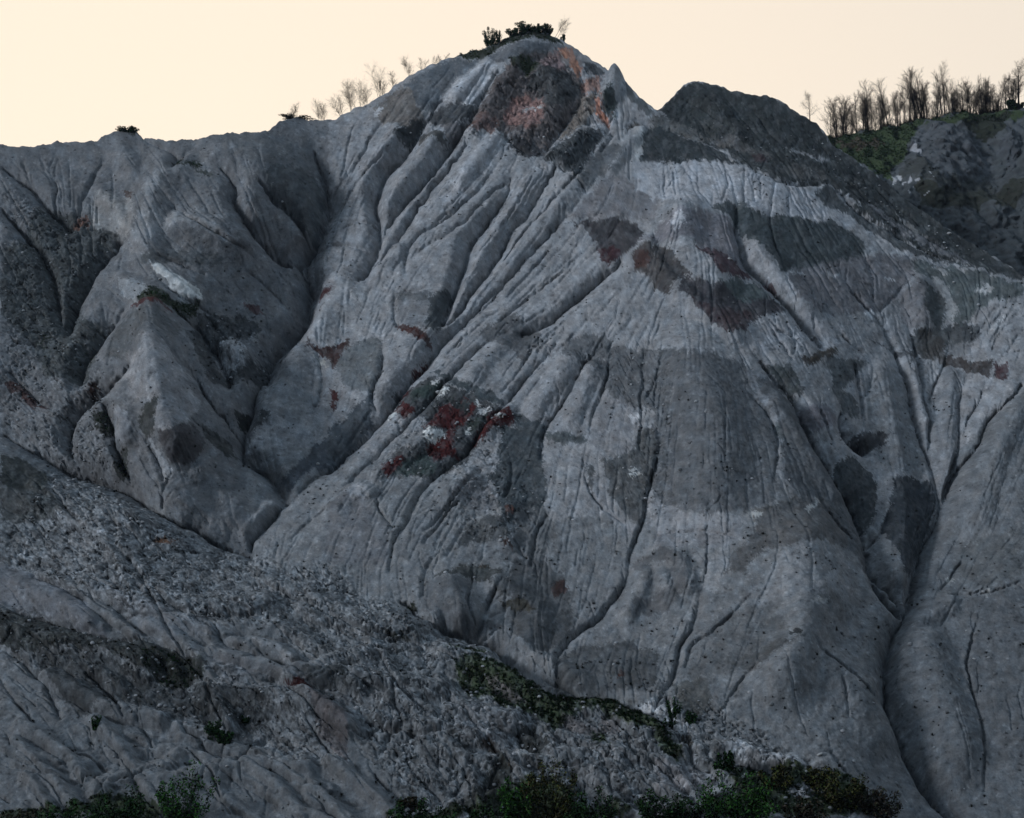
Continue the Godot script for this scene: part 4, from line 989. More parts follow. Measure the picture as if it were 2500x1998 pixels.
# ---------------------------------------------------------------- the slope beyond, with the wood on its edge
var far_depths := [1950,335,345, 2060,328,347, 2150,312,350, 2300,285,352, 2420,270,354, 2500,262,355, 2620,255,356, 2920,250,356,
	2000,420,322, 2100,400,328, 2160,440,322, 2220,350,340, 2305,300,346, 2310,360,330, 2290,430,318, 2420,440,326, 2500,330,338, 2500,420,322, 2440,380,338, 2200,500,312, 2300,540,308, 2500,560,308, 2600,420,320, 2900,450,320,
	2000,700,285, 2300,760,285, 2900,800,280]
var far_edge := PackedVector2Array()
var far_beds := [
	["J",[.048,.066,.034],[400,800,700,760,1000,730,1280,665,1480,620,2160,560,2160,640,1900,700,1700,680,1480,660,1260,720,1180,830,1150,960,1060,1060,1000,1160,880,1150,760,1040,600,960,440,850]],
	["J",[.070,.058,.042],[480,860,760,850,920,840,960,880,860,900,760,920,680,900,560,900]],
	["J",[.105,.112,.120],[1480,680,1560,720,1720,800,1840,930,1900,1050,1900,1160,1780,1190,1500,1150,1300,1040,1200,960,1160,920,1200,830,1300,740]],
	["J",[.06,.064,.062],[1270,1010,1380,1080,1500,1160,1700,1200,1900,1180,1940,1300,1600,1290,1300,1200,1060,1140,1150,1020]],
	["J",[.085,.092,.10],[2160,640,2060,720,1960,860,1940,960,2060,1100,2160,1000]],
	["J",[.045,.048,.040],[1240,1200,1600,1290,1950,1300,2050,1200,2160,1180,2160,1437,1300,1437]],
	["J",[.42,.42,.43],[1000,1140,1060,1130,1120,1160,1060,1200]],["J",[.38,.38,.4],[1160,1170,1190,1190,1140,1240,1120,1220]],["J",[.42,.42,.43],[1160,1270,1200,1280,1190,1310]],["J",[.42,.42,.43],[1290,1310,1340,1315,1330,1340]],["J",[.38,.38,.40],[1210,900,1260,890,1270,960,1220,950]],["J",[.4,.4,.4],[1340,1150,1380,1160,1390,1200]],["J",[.38,.38,.4],[1210,1200,1250,1205,1240,1225]],
	["J",[.030,.034,.026],[1560,660,1900,630,2100,600,1980,760,1840,860,1720,740]]]
var far_verts := PackedVector3Array()
const FAR_X0 := 1930.0
const FAR_STEP := 2.6
const FAR_N := 290
const FAR_ROWS := 200

func far_top(px: float) -> float:
	if px <= far_edge[0].x:
		return far_edge[0].y
	for i in far_edge.size() - 1:
		if px <= far_edge[i + 1].x:
			return lerpf(far_edge[i].y, far_edge[i + 1].y, (px - far_edge[i].x) / (far_edge[i + 1].x - far_edge[i].x))
	return far_edge[far_edge.size() - 1].y

func build_far_hill() -> void:
	far_edge.append(Vector2(1900, 336))
	far_edge.append_array(pix("J", [430,834, 560,815, 700,775, 900,755, 1100,712, 1280,672, 1480,628, 1700,622, 1900,602, 2156,575]))
	far_edge.append(Vector2(2920, 245))
	var fit := spline_fit(far_depths)
	var map := Image.create(FW, FH, false, Image.FORMAT_RGBAF)
	map.fill(Color(0.085, 0.092, 0.096))
	for b in far_beds:
		fill_polygon(map, pix(b[0], b[2]), FS, Color(b[1][0], b[1][1], b[1][2]))
	var n1 := noise_of(FastNoiseLite.TYPE_SIMPLEX, 0.05, 4, 31)
	var n2 := noise_of(FastNoiseLite.TYPE_SIMPLEX, 0.02, 4, 32)
	var n3 := noise_of(FastNoiseLite.TYPE_SIMPLEX, 0.4, 3, 33)
	var back := 14
	var along := FAR_ROWS + back
	var nn := PackedVector3Array()
	var cc := PackedColorArray()
	for i in FAR_N:
		var px := FAR_X0 + i * FAR_STEP + maxf(i - 228.0, 0.0) * 7.0
		var top := far_top(px) + n2.get_noise_1d(px * 4.0) * 3.0
		for r in FAR_ROWS:
			var py := lerpf(800.0, top, float(r) / (FAR_ROWS - 1))
			var at := ray(px, py) * spline_at(fit, px, py)
			at.z -= (1.0 - absf(n1.get_noise_3dv(at * Vector3(1.3, 0.5, 0.5))) * 3.0) * 2.6 + (0.5 - absf(n1.get_noise_3dv(at * 3.0))) * 1.8 + n3.get_noise_3dv(at) * 0.45
			far_verts.append(at)
			var wx := px + n2.get_noise_2d(px, py) * 14.0
			var wy := py + n2.get_noise_2d(px + 500.0, py) * 14.0
			var c := map.get_pixel(clampi(int((wx - GX) / FS), 0, FW - 1), clampi(int((wy - GY) / FS), 0, FH - 1))
			var k := 1.0 + n3.get_noise_3dv(at) * 0.35 + n1.get_noise_3dv(at) * 0.3
			cc.append(Color(c.r * k, c.g * k, c.b * k))
		var crest := far_verts[far_verts.size() - 1]
		for b in back:
			var run := 120.0 * pow((b + 1.0) / back, 1.6)
			far_verts.append(crest + Vector3(0, -run * 0.12, -run))
			cc.append(Color(0.05, 0.06, 0.035))
	nn.resize(far_verts.size())
	for i in FAR_N:
		for r in along:
			nn[i * along + r] = (far_verts[mini(i + 1, FAR_N - 1) * along + r] - far_verts[maxi(i - 1, 0) * along + r]).cross(far_verts[i * along + mini(r + 1, along - 1)] - far_verts[i * along + maxi(r - 1, 0)]).normalized()
	add_grid("far_hill", far_verts, nn, cc, FAR_N, along, ground_material(22))

func on_far(px: float, py: float) -> Vector3:
	var i := clampi(int(round((px - FAR_X0) / FAR_STEP)), 0, FAR_N - 1)
	var r := clampi(int(round((800.0 - py) / (800.0 - far_top(px)) * (FAR_ROWS - 1))), 0, FAR_ROWS - 1)
	return far_verts[i * (FAR_ROWS + 14) + r]

func behind_far(px: float, step: int) -> Vector3:
	var i := clampi(int(round((px - FAR_X0) / FAR_STEP)), 0, FAR_N - 1)
	return far_verts[i * (FAR_ROWS + 14) + FAR_ROWS - 1 + step]

# ---------------------------------------------------------------- the valley floor and the camera's slope, its unseen rise steepened to shade the hill foot
func build_near_ground() -> void:
	var n1 := noise_of(FastNoiseLite.TYPE_SIMPLEX, 0.02, 4, 51)
	var xs := PackedFloat32Array()
	for i in 81:
		xs.append(-760.0 + i * 18.0)
	var zs := PackedFloat32Array()
	for j in 50:
		zs.append(-156.0 + j * 7.0)
	var p := PackedVector3Array()
	var c := PackedColorArray()
	for x in xs:
		for z in zs:
			var d := -z
			var y := -27.0
			if d > 130.0:
				y = lerpf(-27.0, -34.0, (d - 130.0) / 26.0)
			elif d > 40.0:
				y = lerpf(-25.0, -27.0, (d - 40.0) / 90.0)
			elif d > -6.0:
				y = lerpf(-1.75, -25.0, smoothstep(-6.0, 40.0, d))
			else:
				y = -1.75 + (-6.0 - d) * 1.0 * minf(1.0, 0.4 + (-6.0 - d) / 60.0)  # unseen rise behind the camera, shaped to block light from the valley
			y += n1.get_noise_2d(x, z) * (2.5 if absf(x) > 12.0 or d < -20.0 or d > 40.0 else 0.3)
			p.append(Vector3(x, y, z))
			var k := 1.0 + n1.get_noise_2d(x * 3.0, z * 3.0) * 0.4
			c.append(Color(0.13 * k, 0.14 * k, 0.12 * k))
	var n := PackedVector3Array()
	n.resize(p.size())
	var h := zs.size()
	for i in xs.size():
		for j in h:
			n[i * h + j] = (p[i * h + mini(j + 1, h - 1)] - p[i * h + maxi(j - 1, 0)]).cross(p[mini(i + 1, xs.size() - 1) * h + j] - p[maxi(i - 1, 0) * h + j]).normalized()
	add_grid("near_shade_slope", p, n, c, xs.size(), h, ground_material(23))
	var plane := PlaneMesh.new()
	plane.size = Vector2(8000, 8000)
	var m := StandardMaterial3D.new()
	m.albedo_color = Color(0.10, 0.11, 0.085).linear_to_srgb()
	m.roughness = 1.0
	plane.material = m
	var g := MeshInstance3D.new()
	g.name = "ground"
	g.mesh = plane
	g.position.y = -42.0
	g.set_meta("kind", "structure")
	add_child(g)

# ---------------------------------------------------------------- plants and stones
class Shape:
	var v := PackedVector3Array()
	var n := PackedVector3Array()
	var c := PackedColorArray()
	var idx := PackedInt32Array()

	func tube(a: Vector3, b: Vector3, ra: float, rb: float, sides: int, col: Color) -> void:
		var d := (b - a).normalized()
		var u := d.cross(Vector3(0.31, 0.2, 0.93)).normalized()
		var w := d.cross(u)
		var o := v.size()
		for k in sides:
			var q := u * cos(TAU * k / sides) + w * sin(TAU * k / sides)
			v.append(a + q * ra)
			v.append(b + q * rb)
			n.append(q)
			n.append(q)
			c.append(col)
			c.append(col)
		for k in sides:
			var i := o + k * 2
			var j := o + (k + 1) % sides * 2
			idx.append_array(PackedInt32Array([i, j, i + 1, j, j + 1, i + 1]))

	func leaf(at: Vector3, x: Vector3, y: Vector3, col: Color) -> void:
		var o := v.size()
		v.append(at - y)
		v.append(at + x)
		v.append(at + y)
		v.append(at - x)
		var q := x.cross(y).normalized()
		if q.y < 0.0:
			q = -q
		for k in 4:
			n.append(q)
			c.append(col)
		idx.append_array(PackedInt32Array([o, o + 2, o + 1, o, o + 3, o + 2]))

	func mesh(m: Material) -> ArrayMesh:
		var arr := []
		arr.resize(Mesh.ARRAY_MAX)
		arr[Mesh.ARRAY_VERTEX] = v
		arr[Mesh.ARRAY_NORMAL] = n
		arr[Mesh.ARRAY_COLOR] = c
		arr[Mesh.ARRAY_INDEX] = idx
		var out := ArrayMesh.new()
		out.add_surface_from_arrays(Mesh.PRIMITIVE_TRIANGLES, arr)
		out.surface_set_material(0, m)
		return out

var taken := {}
var bark: StandardMaterial3D
var leafy: StandardMaterial3D
var stone_mat: StandardMaterial3D

func numbered(called: String) -> String:
	var k: int = taken.get(called, 0)
	taken[called] = k + 1
	return called if k == 0 else "%s_%03d" % [called, k]

func thing(called: String, label: String, category: String, at: Vector3, group := "") -> Node3D:
	var o := Node3D.new()
	o.name = numbered(called)
	o.position = at
	tag(o, label, category, group)
	add_child(o, true)
	return o

func tag(o: Node3D, label: String, category: String, group := "") -> void:
	o.set_meta("label", label)
	o.set_meta("category", category)
	if group != "":
		o.set_meta("group", group)

func part(called: String, s: Shape, m: Material, parent: Node3D) -> MeshInstance3D:
	var o := MeshInstance3D.new()
	o.name = called
	o.mesh = s.mesh(m)
	parent.add_child(o, true)
	return o

func grow(s: Shape, tw: Shape, at: Vector3, dir: Vector3, length: float, radius: float, level: int, spread: float, full := 3) -> void:
	var segs: int = [7, 4, 3, 2][level]
	var p := at
	var d := dir
	for k in segs:
		var r0 := radius * (1.0 - 0.8 * k / segs)
		var r1 := radius * (1.0 - 0.8 * (k + 1) / segs)
		d = (d + Vector3(rng.randf_range(-1, 1), rng.randf_range(-0.2, 0.5), rng.randf_range(-1, 1)) * (0.07 if level == 0 else 0.2)).normalized()
		var q := p + d * length / segs
		(s if level == 0 else tw).tube(p, q, r0, r1, 6 if level == 0 else 3, Color(0.07, 0.064, 0.06) if level < 2 else Color(0.10, 0.09, 0.085))
		var kids := 0
		if level == 0:
			kids = 0 if k < 2 else (2 if k < 3 else 3)
		elif level < 3:
			kids = full
		for c in kids:
			var f := rng.randf()
			var side := d.cross(Vector3(rng.randf_range(-1, 1), rng.randf_range(-1, 1), rng.randf_range(-1, 1))).normalized()
			var open := spread * rng.randf_range(0.7, 1.3)
			var dd := (d * (1.0 - open) + side * open + Vector3.UP * 0.10).normalized()
			var ll := length * rng.randf_range(0.24, 0.36) * (1.2 - 0.55 * (k + f) / segs) if level == 0 else length * rng.randf_range(0.3, 0.6)
			grow(s, tw, p.lerp(q, f), dd, ll, clampf(r1 * 0.5, 0.009 if full > 2 else 0.0055, 0.07), level + 1, spread, full)
		p = q

func bare_tree(t: Node3D, height: float, stems: int, lean: Vector3, spread: float, thick: float, full := 3) -> void:
	var s := Shape.new()
	var tw := Shape.new()
	for k in stems:
		var d := (Vector3.UP + lean + Vector3(rng.randf_range(-1, 1), 0, rng.randf_range(-1, 1)) * (0.06 if stems == 1 else 0.32)).normalized()
		grow(s, tw, Vector3(rng.randf_range(-0.01, 0.01) * (stems - 1), -0.4, 0), d, height * (rng.randf_range(0.75, 1.0) if stems > 1 else 1.0), height * thick, 0, spread, full)
	part("trunk", s, bark, t)
	part("crown", tw, bark, t)

func clump(s: Shape, at: Vector3, r: Vector3, count: int, size: float, cols: Array) -> void:
	for k in count:
		var d := Vector3(rng.randfn(), rng.randfn(), rng.randfn()).normalized() * pow(rng.randf(), 0.4)
		var q := at + d * r
		var x := Vector3(rng.randf_range(-1, 1), rng.randf_range(-1, 1), rng.randf_range(-1, 1)).normalized()
		var y := x.cross(Vector3(rng.randf_range(-1, 1), rng.randf_range(-1, 1), rng.randf_range(-1, 1))).normalized()
		var z := size * rng.randf_range(0.6, 1.3)
		var col: Color = cols[rng.randi() % cols.size()]
		s.leaf(q, x * z * 0.5, y * z, col * rng.randf_range(1.1, 1.75))

func bush(t: Node3D, width: float, height: float, lobes: int, leaves: int, size: float, cols: Array) -> void:
	var s := Shape.new()
	var st := Shape.new()
	for k in lobes:
		var a := rng.randf_range(-0.5, 0.5)
		var h := height * rng.randf_range(0.35, 1.0) * (1.0 - 1.2 * a * a)
		var tip := Vector3(a * width, h, rng.randf_range(-0.3, 0.3) * width)
		st.tube(Vector3(a * width * 0.3, -0.4, 0), tip, 0.035, 0.01, 4, Color(0.07, 0.06, 0.05))
		for m in 4:
			var f := 0.35 + 0.65 * m / 3.0
			var at := Vector3(a * width * 0.3, -0.4, 0).lerp(tip, f)
			clump(s, at, Vector3(width * 0.11, height * 0.15, width * 0.11) * rng.randf_range(0.6, 1.3), leaves, size, cols)
	part("foliage", s, leafy, t)
	part("stem", st, bark, t)

func tuft_mesh(blades: int, height: float, spread: float) -> Shape:
	var s := Shape.new()
	for k in blades:
		var a := rng.randf() * TAU
		var base := Vector3(cos(a), 0, sin(a)) * spread * rng.randf()
		var tip := base + Vector3(cos(a) * 0.6 * rng.randf(), rng.randf_range(0.6, 1.0), sin(a) * 0.6 * rng.randf()) * height
		var w := Vector3(-sin(a), 0, cos(a)) * 0.025
		var o := s.v.size()
		var q := (tip - base).cross(w).normalized()
		if q.y < 0.0:
			q = -q
		for v in [base - w, base + w, tip]:
			s.v.append(v)
			s.n.append(q)
			s.c.append(Color.WHITE)
		s.idx.append_array(PackedInt32Array([o, o + 1, o + 2]))
	return s

func scatter(called: String, label: String, category: String, mesh: Mesh, spots: Array, sizes: Array, cols: Array) -> void:
	var mm := MultiMesh.new()
	mm.transform_format = MultiMesh.TRANSFORM_3D
	mm.use_colors = true
	mm.mesh = mesh
	mm.instance_count = spots.size()
	for i in spots.size():
		var z: float = sizes[0] + (sizes[1] - sizes[0]) * pow(rng.randf(), 2.0)
		mm.set_instance_transform(i, Transform3D(Basis(Vector3.UP, rng.randf() * TAU).scaled(Vector3(z, z * rng.randf_range(0.8, 1.2), z)), spots[i]))
		var c: Color = cols[rng.randi() % cols.size()]
		mm.set_instance_color(i, c * rng.randf_range(0.9, 1.8))
	var o := MultiMeshInstance3D.new()
	o.name = called
	o.multimesh = mm
	o.set_meta("kind", "stuff")
	tag(o, label, category)
	add_child(o, true)

func stone_mesh(n_seed: int) -> ArrayMesh:
	var base := SphereMesh.new()
	base.radial_segments = 14
	base.rings = 9
	var st := SurfaceTool.new()
	st.create_from(base, 0)
	var arr := st.commit_to_arrays()
	var p: PackedVector3Array = arr[Mesh.ARRAY_VERTEX]
	var n := noise_of(FastNoiseLite.TYPE_CELLULAR, 1.1, 1, n_seed)
	n.cellular_return_type = FastNoiseLite.RETURN_DISTANCE
	for i in p.size():
		p[i] *= 1.0 + n.get_noise_3dv(p[i]) * 0.45
		p[i].y *= 0.7
	var out := SurfaceTool.new()
	out.begin(Mesh.PRIMITIVE_TRIANGLES)
	var idx: PackedInt32Array = arr[Mesh.ARRAY_INDEX]
	for i in idx:
		out.set_smooth_group(-1)
		out.add_vertex(p[i])
	out.generate_normals()
	out.set_material(stone_mat)
	return out.commit()

func inside(p: Vector2, poly: PackedVector2Array) -> bool:
	return Geometry2D.is_point_in_polygon(p, poly)

func build_plants() -> void:
	rng.seed = 77
	bark = StandardMaterial3D.new()
	bark.vertex_color_use_as_albedo = true
	bark.roughness = 0.95
	bark.metallic_specular = 0.2
	leafy = StandardMaterial3D.new()
	leafy.vertex_color_use_as_albedo = true
	leafy.roughness = 0.75
	leafy.metallic_specular = 0.3
	leafy.backlight_enabled = true
	leafy.backlight = Color(0.35, 0.4, 0.2)
	leafy.cull_mode = BaseMaterial3D.CULL_DISABLED
	stone_mat = StandardMaterial3D.new()
	stone_mat.albedo_color = Color(0.46, 0.46, 0.46).linear_to_srgb()
	stone_mat.roughness = 0.9
	grain_textures(stone_mat, 1.5, 61, 4.0, 0.75)
	ridge_wood()
	crest_scrub()
	foot_shrubs()
	ground_cover()
	rubble()
	stones()

func ridge_wood() -> void:
	# trunk foot x, foot y, top y in the crop of the far slope; kind: 0 slender, 1 forked, 2 broad
	var row := [[315,700,450,2],[560,815,470,0],[625,790,330,0],[685,770,450,0],[720,745,400,0],[790,735,400,0],[830,742,290,0],[885,740,280,0],[990,740,320,0],[1035,722,310,0],[1105,710,480,2],[1190,702,220,0],[1230,682,250,0],[1290,667,240,1],[1325,655,270,0],[1375,642,160,0],[1415,632,250,0],[1490,622,190,0],[1600,630,400,2],[1640,622,320,2],[1720,625,300,0],[1765,612,310,0],[1815,602,130,1],[1900,592,270,0],[1935,590,330,0],[1975,584,240,0],[2030,590,300,0],[2100,575,230,0],[2150,562,120,2],
		[590,800,520,0],[655,785,520,0],[760,745,470,0],[860,745,430,0],[960,745,480,0],[1450,630,380,0],[1545,625,450,0],[1690,622,430,0],[1860,600,380,0],[2005,590,420,0],[2065,585,400,0],
		[575,810,400,0],[705,765,360,0],[815,745,360,0],[905,745,380,0],[1015,730,370,0],[1060,715,400,0],[1140,705,420,0],[1345,645,260,0],[1395,640,240,0],[1430,632,320,0],[1470,630,260,0],[1515,625,280,0],[1570,628,380,2],[1665,620,360,0],[1745,615,340,0],[1790,605,330,0],[1840,602,290,0],[1880,596,320,0],[1920,592,300,0],[1955,588,290,0],[1990,586,280,0],[2045,586,320,0],[2085,580,300,0],[2120,572,280,0],[2140,566,200,0],
		[600,800,440,0],[640,790,420,0],[735,745,500,0],[775,740,480,0],[845,742,400,0],[925,745,460,0],[945,742,400,0],[1075,715,500,0],[1120,708,380,0],[1165,705,340,0],[1310,660,330,0],[1360,645,300,0],[1505,625,360,0],[1530,625,330,0],[1580,628,440,0],[1620,624,420,2],[1655,620,280,0],[1705,622,340,0],[1735,618,290,0],[1780,608,380,0],[1850,602,350,0],[1890,594,390,0],[1945,590,250,0],[2015,588,330,0],[2055,586,270,0],[2075,582,340,0],[2110,574,330,0],[2130,570,260,0]]
	for k in 34:
		var x := 600 + k * 46 + rng.randi_range(-14, 14)
		row.append([x, int((far_top(1900.0 + x * 0.2783) - 100.0) / 0.2783), int((far_top(1900.0 + x * 0.2783) - 100.0) / 0.2783) - rng.randi_range(190, 330), 0])
	var protos := []
	for k in 9:
		var kind: int = [0, 0, 0, 0, 0, 1, 2, 2, 0][k]
		var t := Node3D.new()
		bare_tree(t, 10.0, 2 if kind == 1 else 1, Vector3.ZERO, 0.55 if kind == 2 else 0.40, 0.0155 if kind != 2 else 0.017)
		protos.append([kind, t])
	var slim := 0
	for r in row:
		var p := pix("J", [r[0], r[1]])[0]
		var q := pix("J", [r[0], r[2]])[0]
		var pick = null
		while pick == null:
			var c = protos[slim % 9]
			slim += 1
			if c[0] == r[3]:
				pick = c[1]
		var foot := behind_far(p.x, 1 if r[0] % 2 == 0 else 3)
		var dist := -foot.z
		var height: float = (p.y - q.y) / FOCAL * dist + 0.4
		var label := "slender bare grey tree in the wood above the green far slope"
		var group := "bare trees along the far slope"
		var back: bool = r[0] % 2 != 0
		if height < 7.5:
			label = "short slender bare tree behind the edge row of the far wood" if back else "short slender bare tree at the grassy edge of the far wood"
		elif height < 10.5:
			label = "middling slender bare tree behind the edge row of the far wood" if back else "middling slender bare tree at the grassy edge of the far wood"
		else:
			label = "tall slender bare tree behind the edge row of the far wood" if back else "tall slender bare tree at the grassy edge of the far wood"
		if r[0] == 315:
			label = "small bare tree standing alone beside the dark knob, apart from the wood"
			foot = behind_far(p.x, 2)
			foot.y = ray(p.x, p.y).y * -foot.z - 1.0
			height += 1.0
		elif r[0] == 1290:
			label = "bare tree with a forked trunk above the top of the grey far cone"
		elif r[0] == 1815:
			label = "tallest bare tree of the far wood, two stems standing above its neighbours"
		elif r[3] == 2:
			label = "broad bare tree with wide spreading boughs in the far wood"
		var t: Node3D = pick.duplicate()
		t.name = numbered("bare_tree")
		t.position = foot
		t.rotation.y = rng.randf() * TAU
		t.scale = Vector3.ONE * (height / 10.0) * 0.96
		tag(t, label, "tree", group if r[0] != 315 else "")
		add_child(t, true)
	for k in protos:
		k[1].queue_free()
	# thin undergrowth at the foot of the wood
	var spots := []
	for k in 900:
		var px := rng.randf_range(2030, 2500)
		spots.append(behind_far(px, rng.randi_range(1, 3)) + Vector3(rng.randf_range(-1, 1), 0, 0))
	scatter("undergrowth", "low brown and green undergrowth at the foot of the far wood", "undergrowth", tuft_mesh(26, 1.0, 0.4).mesh(leafy), spots, [0.7, 2.3], [Color(0.07, 0.06, 0.04), Color(0.05, 0.075, 0.03), Color(0.08, 0.07, 0.06)])
	var e := thing("evergreen_shrub", "dark evergreen shrub at the end of the far wood", "shrub", behind_far(2492, 1))
	bush(e, 5.0, 3.6, 10, 70, 0.3, [Color(0.02, 0.05, 0.02), Color(0.03, 0.06, 0.02)])

func crest_scrub() -> void:
	# foot x, top y above the ridge in photo pixels, stems, sideways lean
	var list := [[703,250,2,0.0,"thin bare sapling on the small hump of the left ridge"],[780,238,2,-0.05,"thin bare sapling in the dip between hump and summit ridge"],[797,246,1,0.05,"thin bare sapling in the dip between hump and summit ridge"],
		[842,232,3,-0.55,"low bare shrub leaning far out over the ridge dip"],[860,196,3,-0.28,"many stemmed bare shrub leaning away from the summit"],[880,186,2,-0.2,"thin bare shrub beside the leaning many stemmed one"],[895,205,2,-0.1,"thin bare shrub beside the leaning many stemmed one"],
		[926,146,1,0.0,"tall bare tree with dark ivied trunk on the left ridge"],[932,190,2,0.05,"short bare tree close by the ivied trunk"],[962,158,1,0.02,"slim bare tree halfway up the summit ridge"],[1005,136,2,-0.1,"slim bare tree halfway up the summit ridge"],[1030,142,1,0.0,"faint bare sapling high on the summit ridge"],[1067,126,1,0.0,"faint bare sapling high on the summit ridge"],[1082,124,1,0.04,"faint bare sapling high on the summit ridge"]]
	for r in list:
		var foot := behind_crest(r[0], 3)
		var height: float = foot.z * -1.0 * ray(r[0], r[1]).y - foot.y
		var t := thing("bare_shrub", r[4], "tree", foot, "bare trees on the summit ridge")
		bare_tree(t, height / (1.0 - 0.25 * absf(r[3])), r[2] + 1, Vector3(r[3], 0, 0), 0.46, 0.0055, 2)
		if r[0] == 926:
			var s := Shape.new()
			clump(s, Vector3(0, height * 0.42, 0), Vector3(0.22, height * 0.16, 0.22), 160, 0.12, [Color(0.03, 0.04, 0.025)])
			part("ivy", s, leafy, t)
	var green := [Color(0.028, 0.055, 0.028), Color(0.038, 0.068, 0.03), Color(0.022, 0.042, 0.024)]
	var a := thing("evergreen_shrub", "round dark evergreen shrub left of the summit scrub, sky showing through it", "shrub", behind_crest(1200, 1))
	bush(a, 3.6, 3.6, 12, 80, 0.13, green)
	var a2 := thing("evergreen_shrub", "slim upright evergreen shrub next to the round one near the summit", "shrub", behind_crest(1222, 1))
	bush(a2, 1.4, 3.4, 6, 50, 0.12, green)
	var tops := [[1262,1.5,3.2],[1290,2.1,4.4],[1318,1.9,3.2],[1338,1.8,2.2]]
	for q in tops:
		var b := thing("evergreen_shrub", "dark evergreen shrub in the dense scrub on the hilltop", "shrub", behind_crest(q[0], 1), "evergreen shrubs on the hilltop")
		bush(b, q[2] * 1.25, q[1], 14, 90, 0.13, green)
	var c := thing("evergreen_shrub", "tiny dark shrub on the crest just below the leaning dead stems", "shrub", behind_crest(1375, 1))
	bush(c, 1.2, 1.5, 5, 40, 0.16, green)
	for q in [[1352,0.62,4.8],[1360,0.55,4.0],[1368,0.5,4.2]]:
		var d := thing("bare_shrub", "pale dead stem leaning out from the hilltop scrub", "shrub", behind_crest(q[0], 1), "dead stems on the hilltop")
		bare_tree(d, q[2], 1, Vector3(q[1], 0, 0), 0.4, 0.009, 2)
	var e := thing("evergreen_shrub", "flat dark shrub on the rounded top of the left ridge", "shrub", behind_crest(318, 1))
	bush(e, 4.6, 1.0, 14, 80, 0.12, green)
	var e2 := thing("evergreen_shrub", "low dark mat of scrub capping the small hump on the left ridge", "shrub", behind_crest(728, 1))
	bush(e2, 6.0, 0.35, 16, 50, 0.1, [Color(0.05, 0.048, 0.035), Color(0.04, 0.05, 0.03)])

func foot_shrubs() -> void:
	var fresh := [Color(0.032, 0.11, 0.018), Color(0.045, 0.13, 0.022), Color(0.022, 0.08, 0.016)]
	var deep := [Color(0.022, 0.065, 0.02), Color(0.03, 0.08, 0.022), Color(0.018, 0.045, 0.016)]
	var olive := [Color(0.085, 0.085, 0.022), Color(0.065, 0.055, 0.025), Color(0.05, 0.07, 0.02)]
	var brown := [Color(0.055, 0.045, 0.03), Color(0.045, 0.05, 0.025), Color(0.07, 0.05, 0.035)]
	# centre x, foot y, width, top y in photo pixels
	var list := [
		[455,2030,130,1905,fresh,"upright bright green shrub with a tall leading shoot at the slope foot",9],
		[300,2035,150,1945,deep,"low rounded dark green shrub beside the upright one",9],
		[160,2040,150,1968,deep,"low dark green scrub below the pale clay at the slope foot",9],
		[40,2050,120,1975,brown,"low dark brown scrub below the pale clay at the slope foot",7],
		[1268,2040,110,1925,fresh,"bright green shrub growing against the olive one",11],
		[1345,2030,135,1898,olive,"olive and rust coloured shrub behind the bright green one",11],
		[1130,2045,140,1965,deep,"low dark green scrub spreading beside the bright green shrub",9],
		[1010,2050,110,1975,deep,"low dark green scrub at the end of the spreading thicket",8],
		[1440,2045,120,1968,deep,"low dark green scrub in front of the olive shrub",8],
		[1620,2045,120,1972,deep,"low dark green scrub in front of the pale boulder",9],
		[1800,2020,170,1912,fresh,"wide bright green shrub overhanging the pale boulder",13],
		[1700,2040,110,1972,deep,"dark green scrub at the foot of the pale boulder",8],
		[2055,1985,120,1905,olive,"dense rounded yellowish green shrub on the cone toe",12],
		[2140,2010,110,1945,brown,"brown half bare shrub beside the rounded yellowish one",9],
		[1960,2045,130,1975,brown,"low brown scrub between the two green shrubs",9],
		[1895,1925,70,1880,olive,"small yellowish shrub above the wide green one",7],
		[1990,1925,60,1885,olive,"small yellowish shrub above the rounded one",6],
		[1770,1890,50,1845,deep,"small dark shrub on the white rubble below the cone",6],
		[1648,1745,36,1710,deep,"tiny dark shrub by the white patch at the gully mouth",5],
		[1640,1772,34,1742,deep,"tiny dark shrub under the white patch at the gully mouth",5],
		[1690,1762,30,1738,deep,"tiny dark shrub on pale rubble at the gully mouth",5],
		[525,1800,42,1775,deep,"dark shrub in the hollow of the landslide tongue",6],
		[548,1822,46,1796,deep,"dark shrub low in the hollow of the landslide tongue",6],
		[597,1762,24,1744,deep,"tiny dark shrub on the rim of the hollow",5],
		[235,1782,24,1752,deep,"tiny dark shrub alone on the smooth pale clay",5],
		[1000,1962,60,1930,brown,"small dark brown shrub on the banded clay bank",6]]
	for r in list:
		var foot := on_hill(r[0], minf(r[1], 2120))
		var scale_m := -foot.z / FOCAL
		var h: float = (r[1] - r[3]) * scale_m
		var w: float = r[2] * scale_m
		var t := thing("shrub", r[5], "shrub", foot)
		bush(t, w, h * 1.2, r[6] + 6, 60 if w > 2.0 else 30, 0.14 if w > 2.0 else 0.1, r[4])

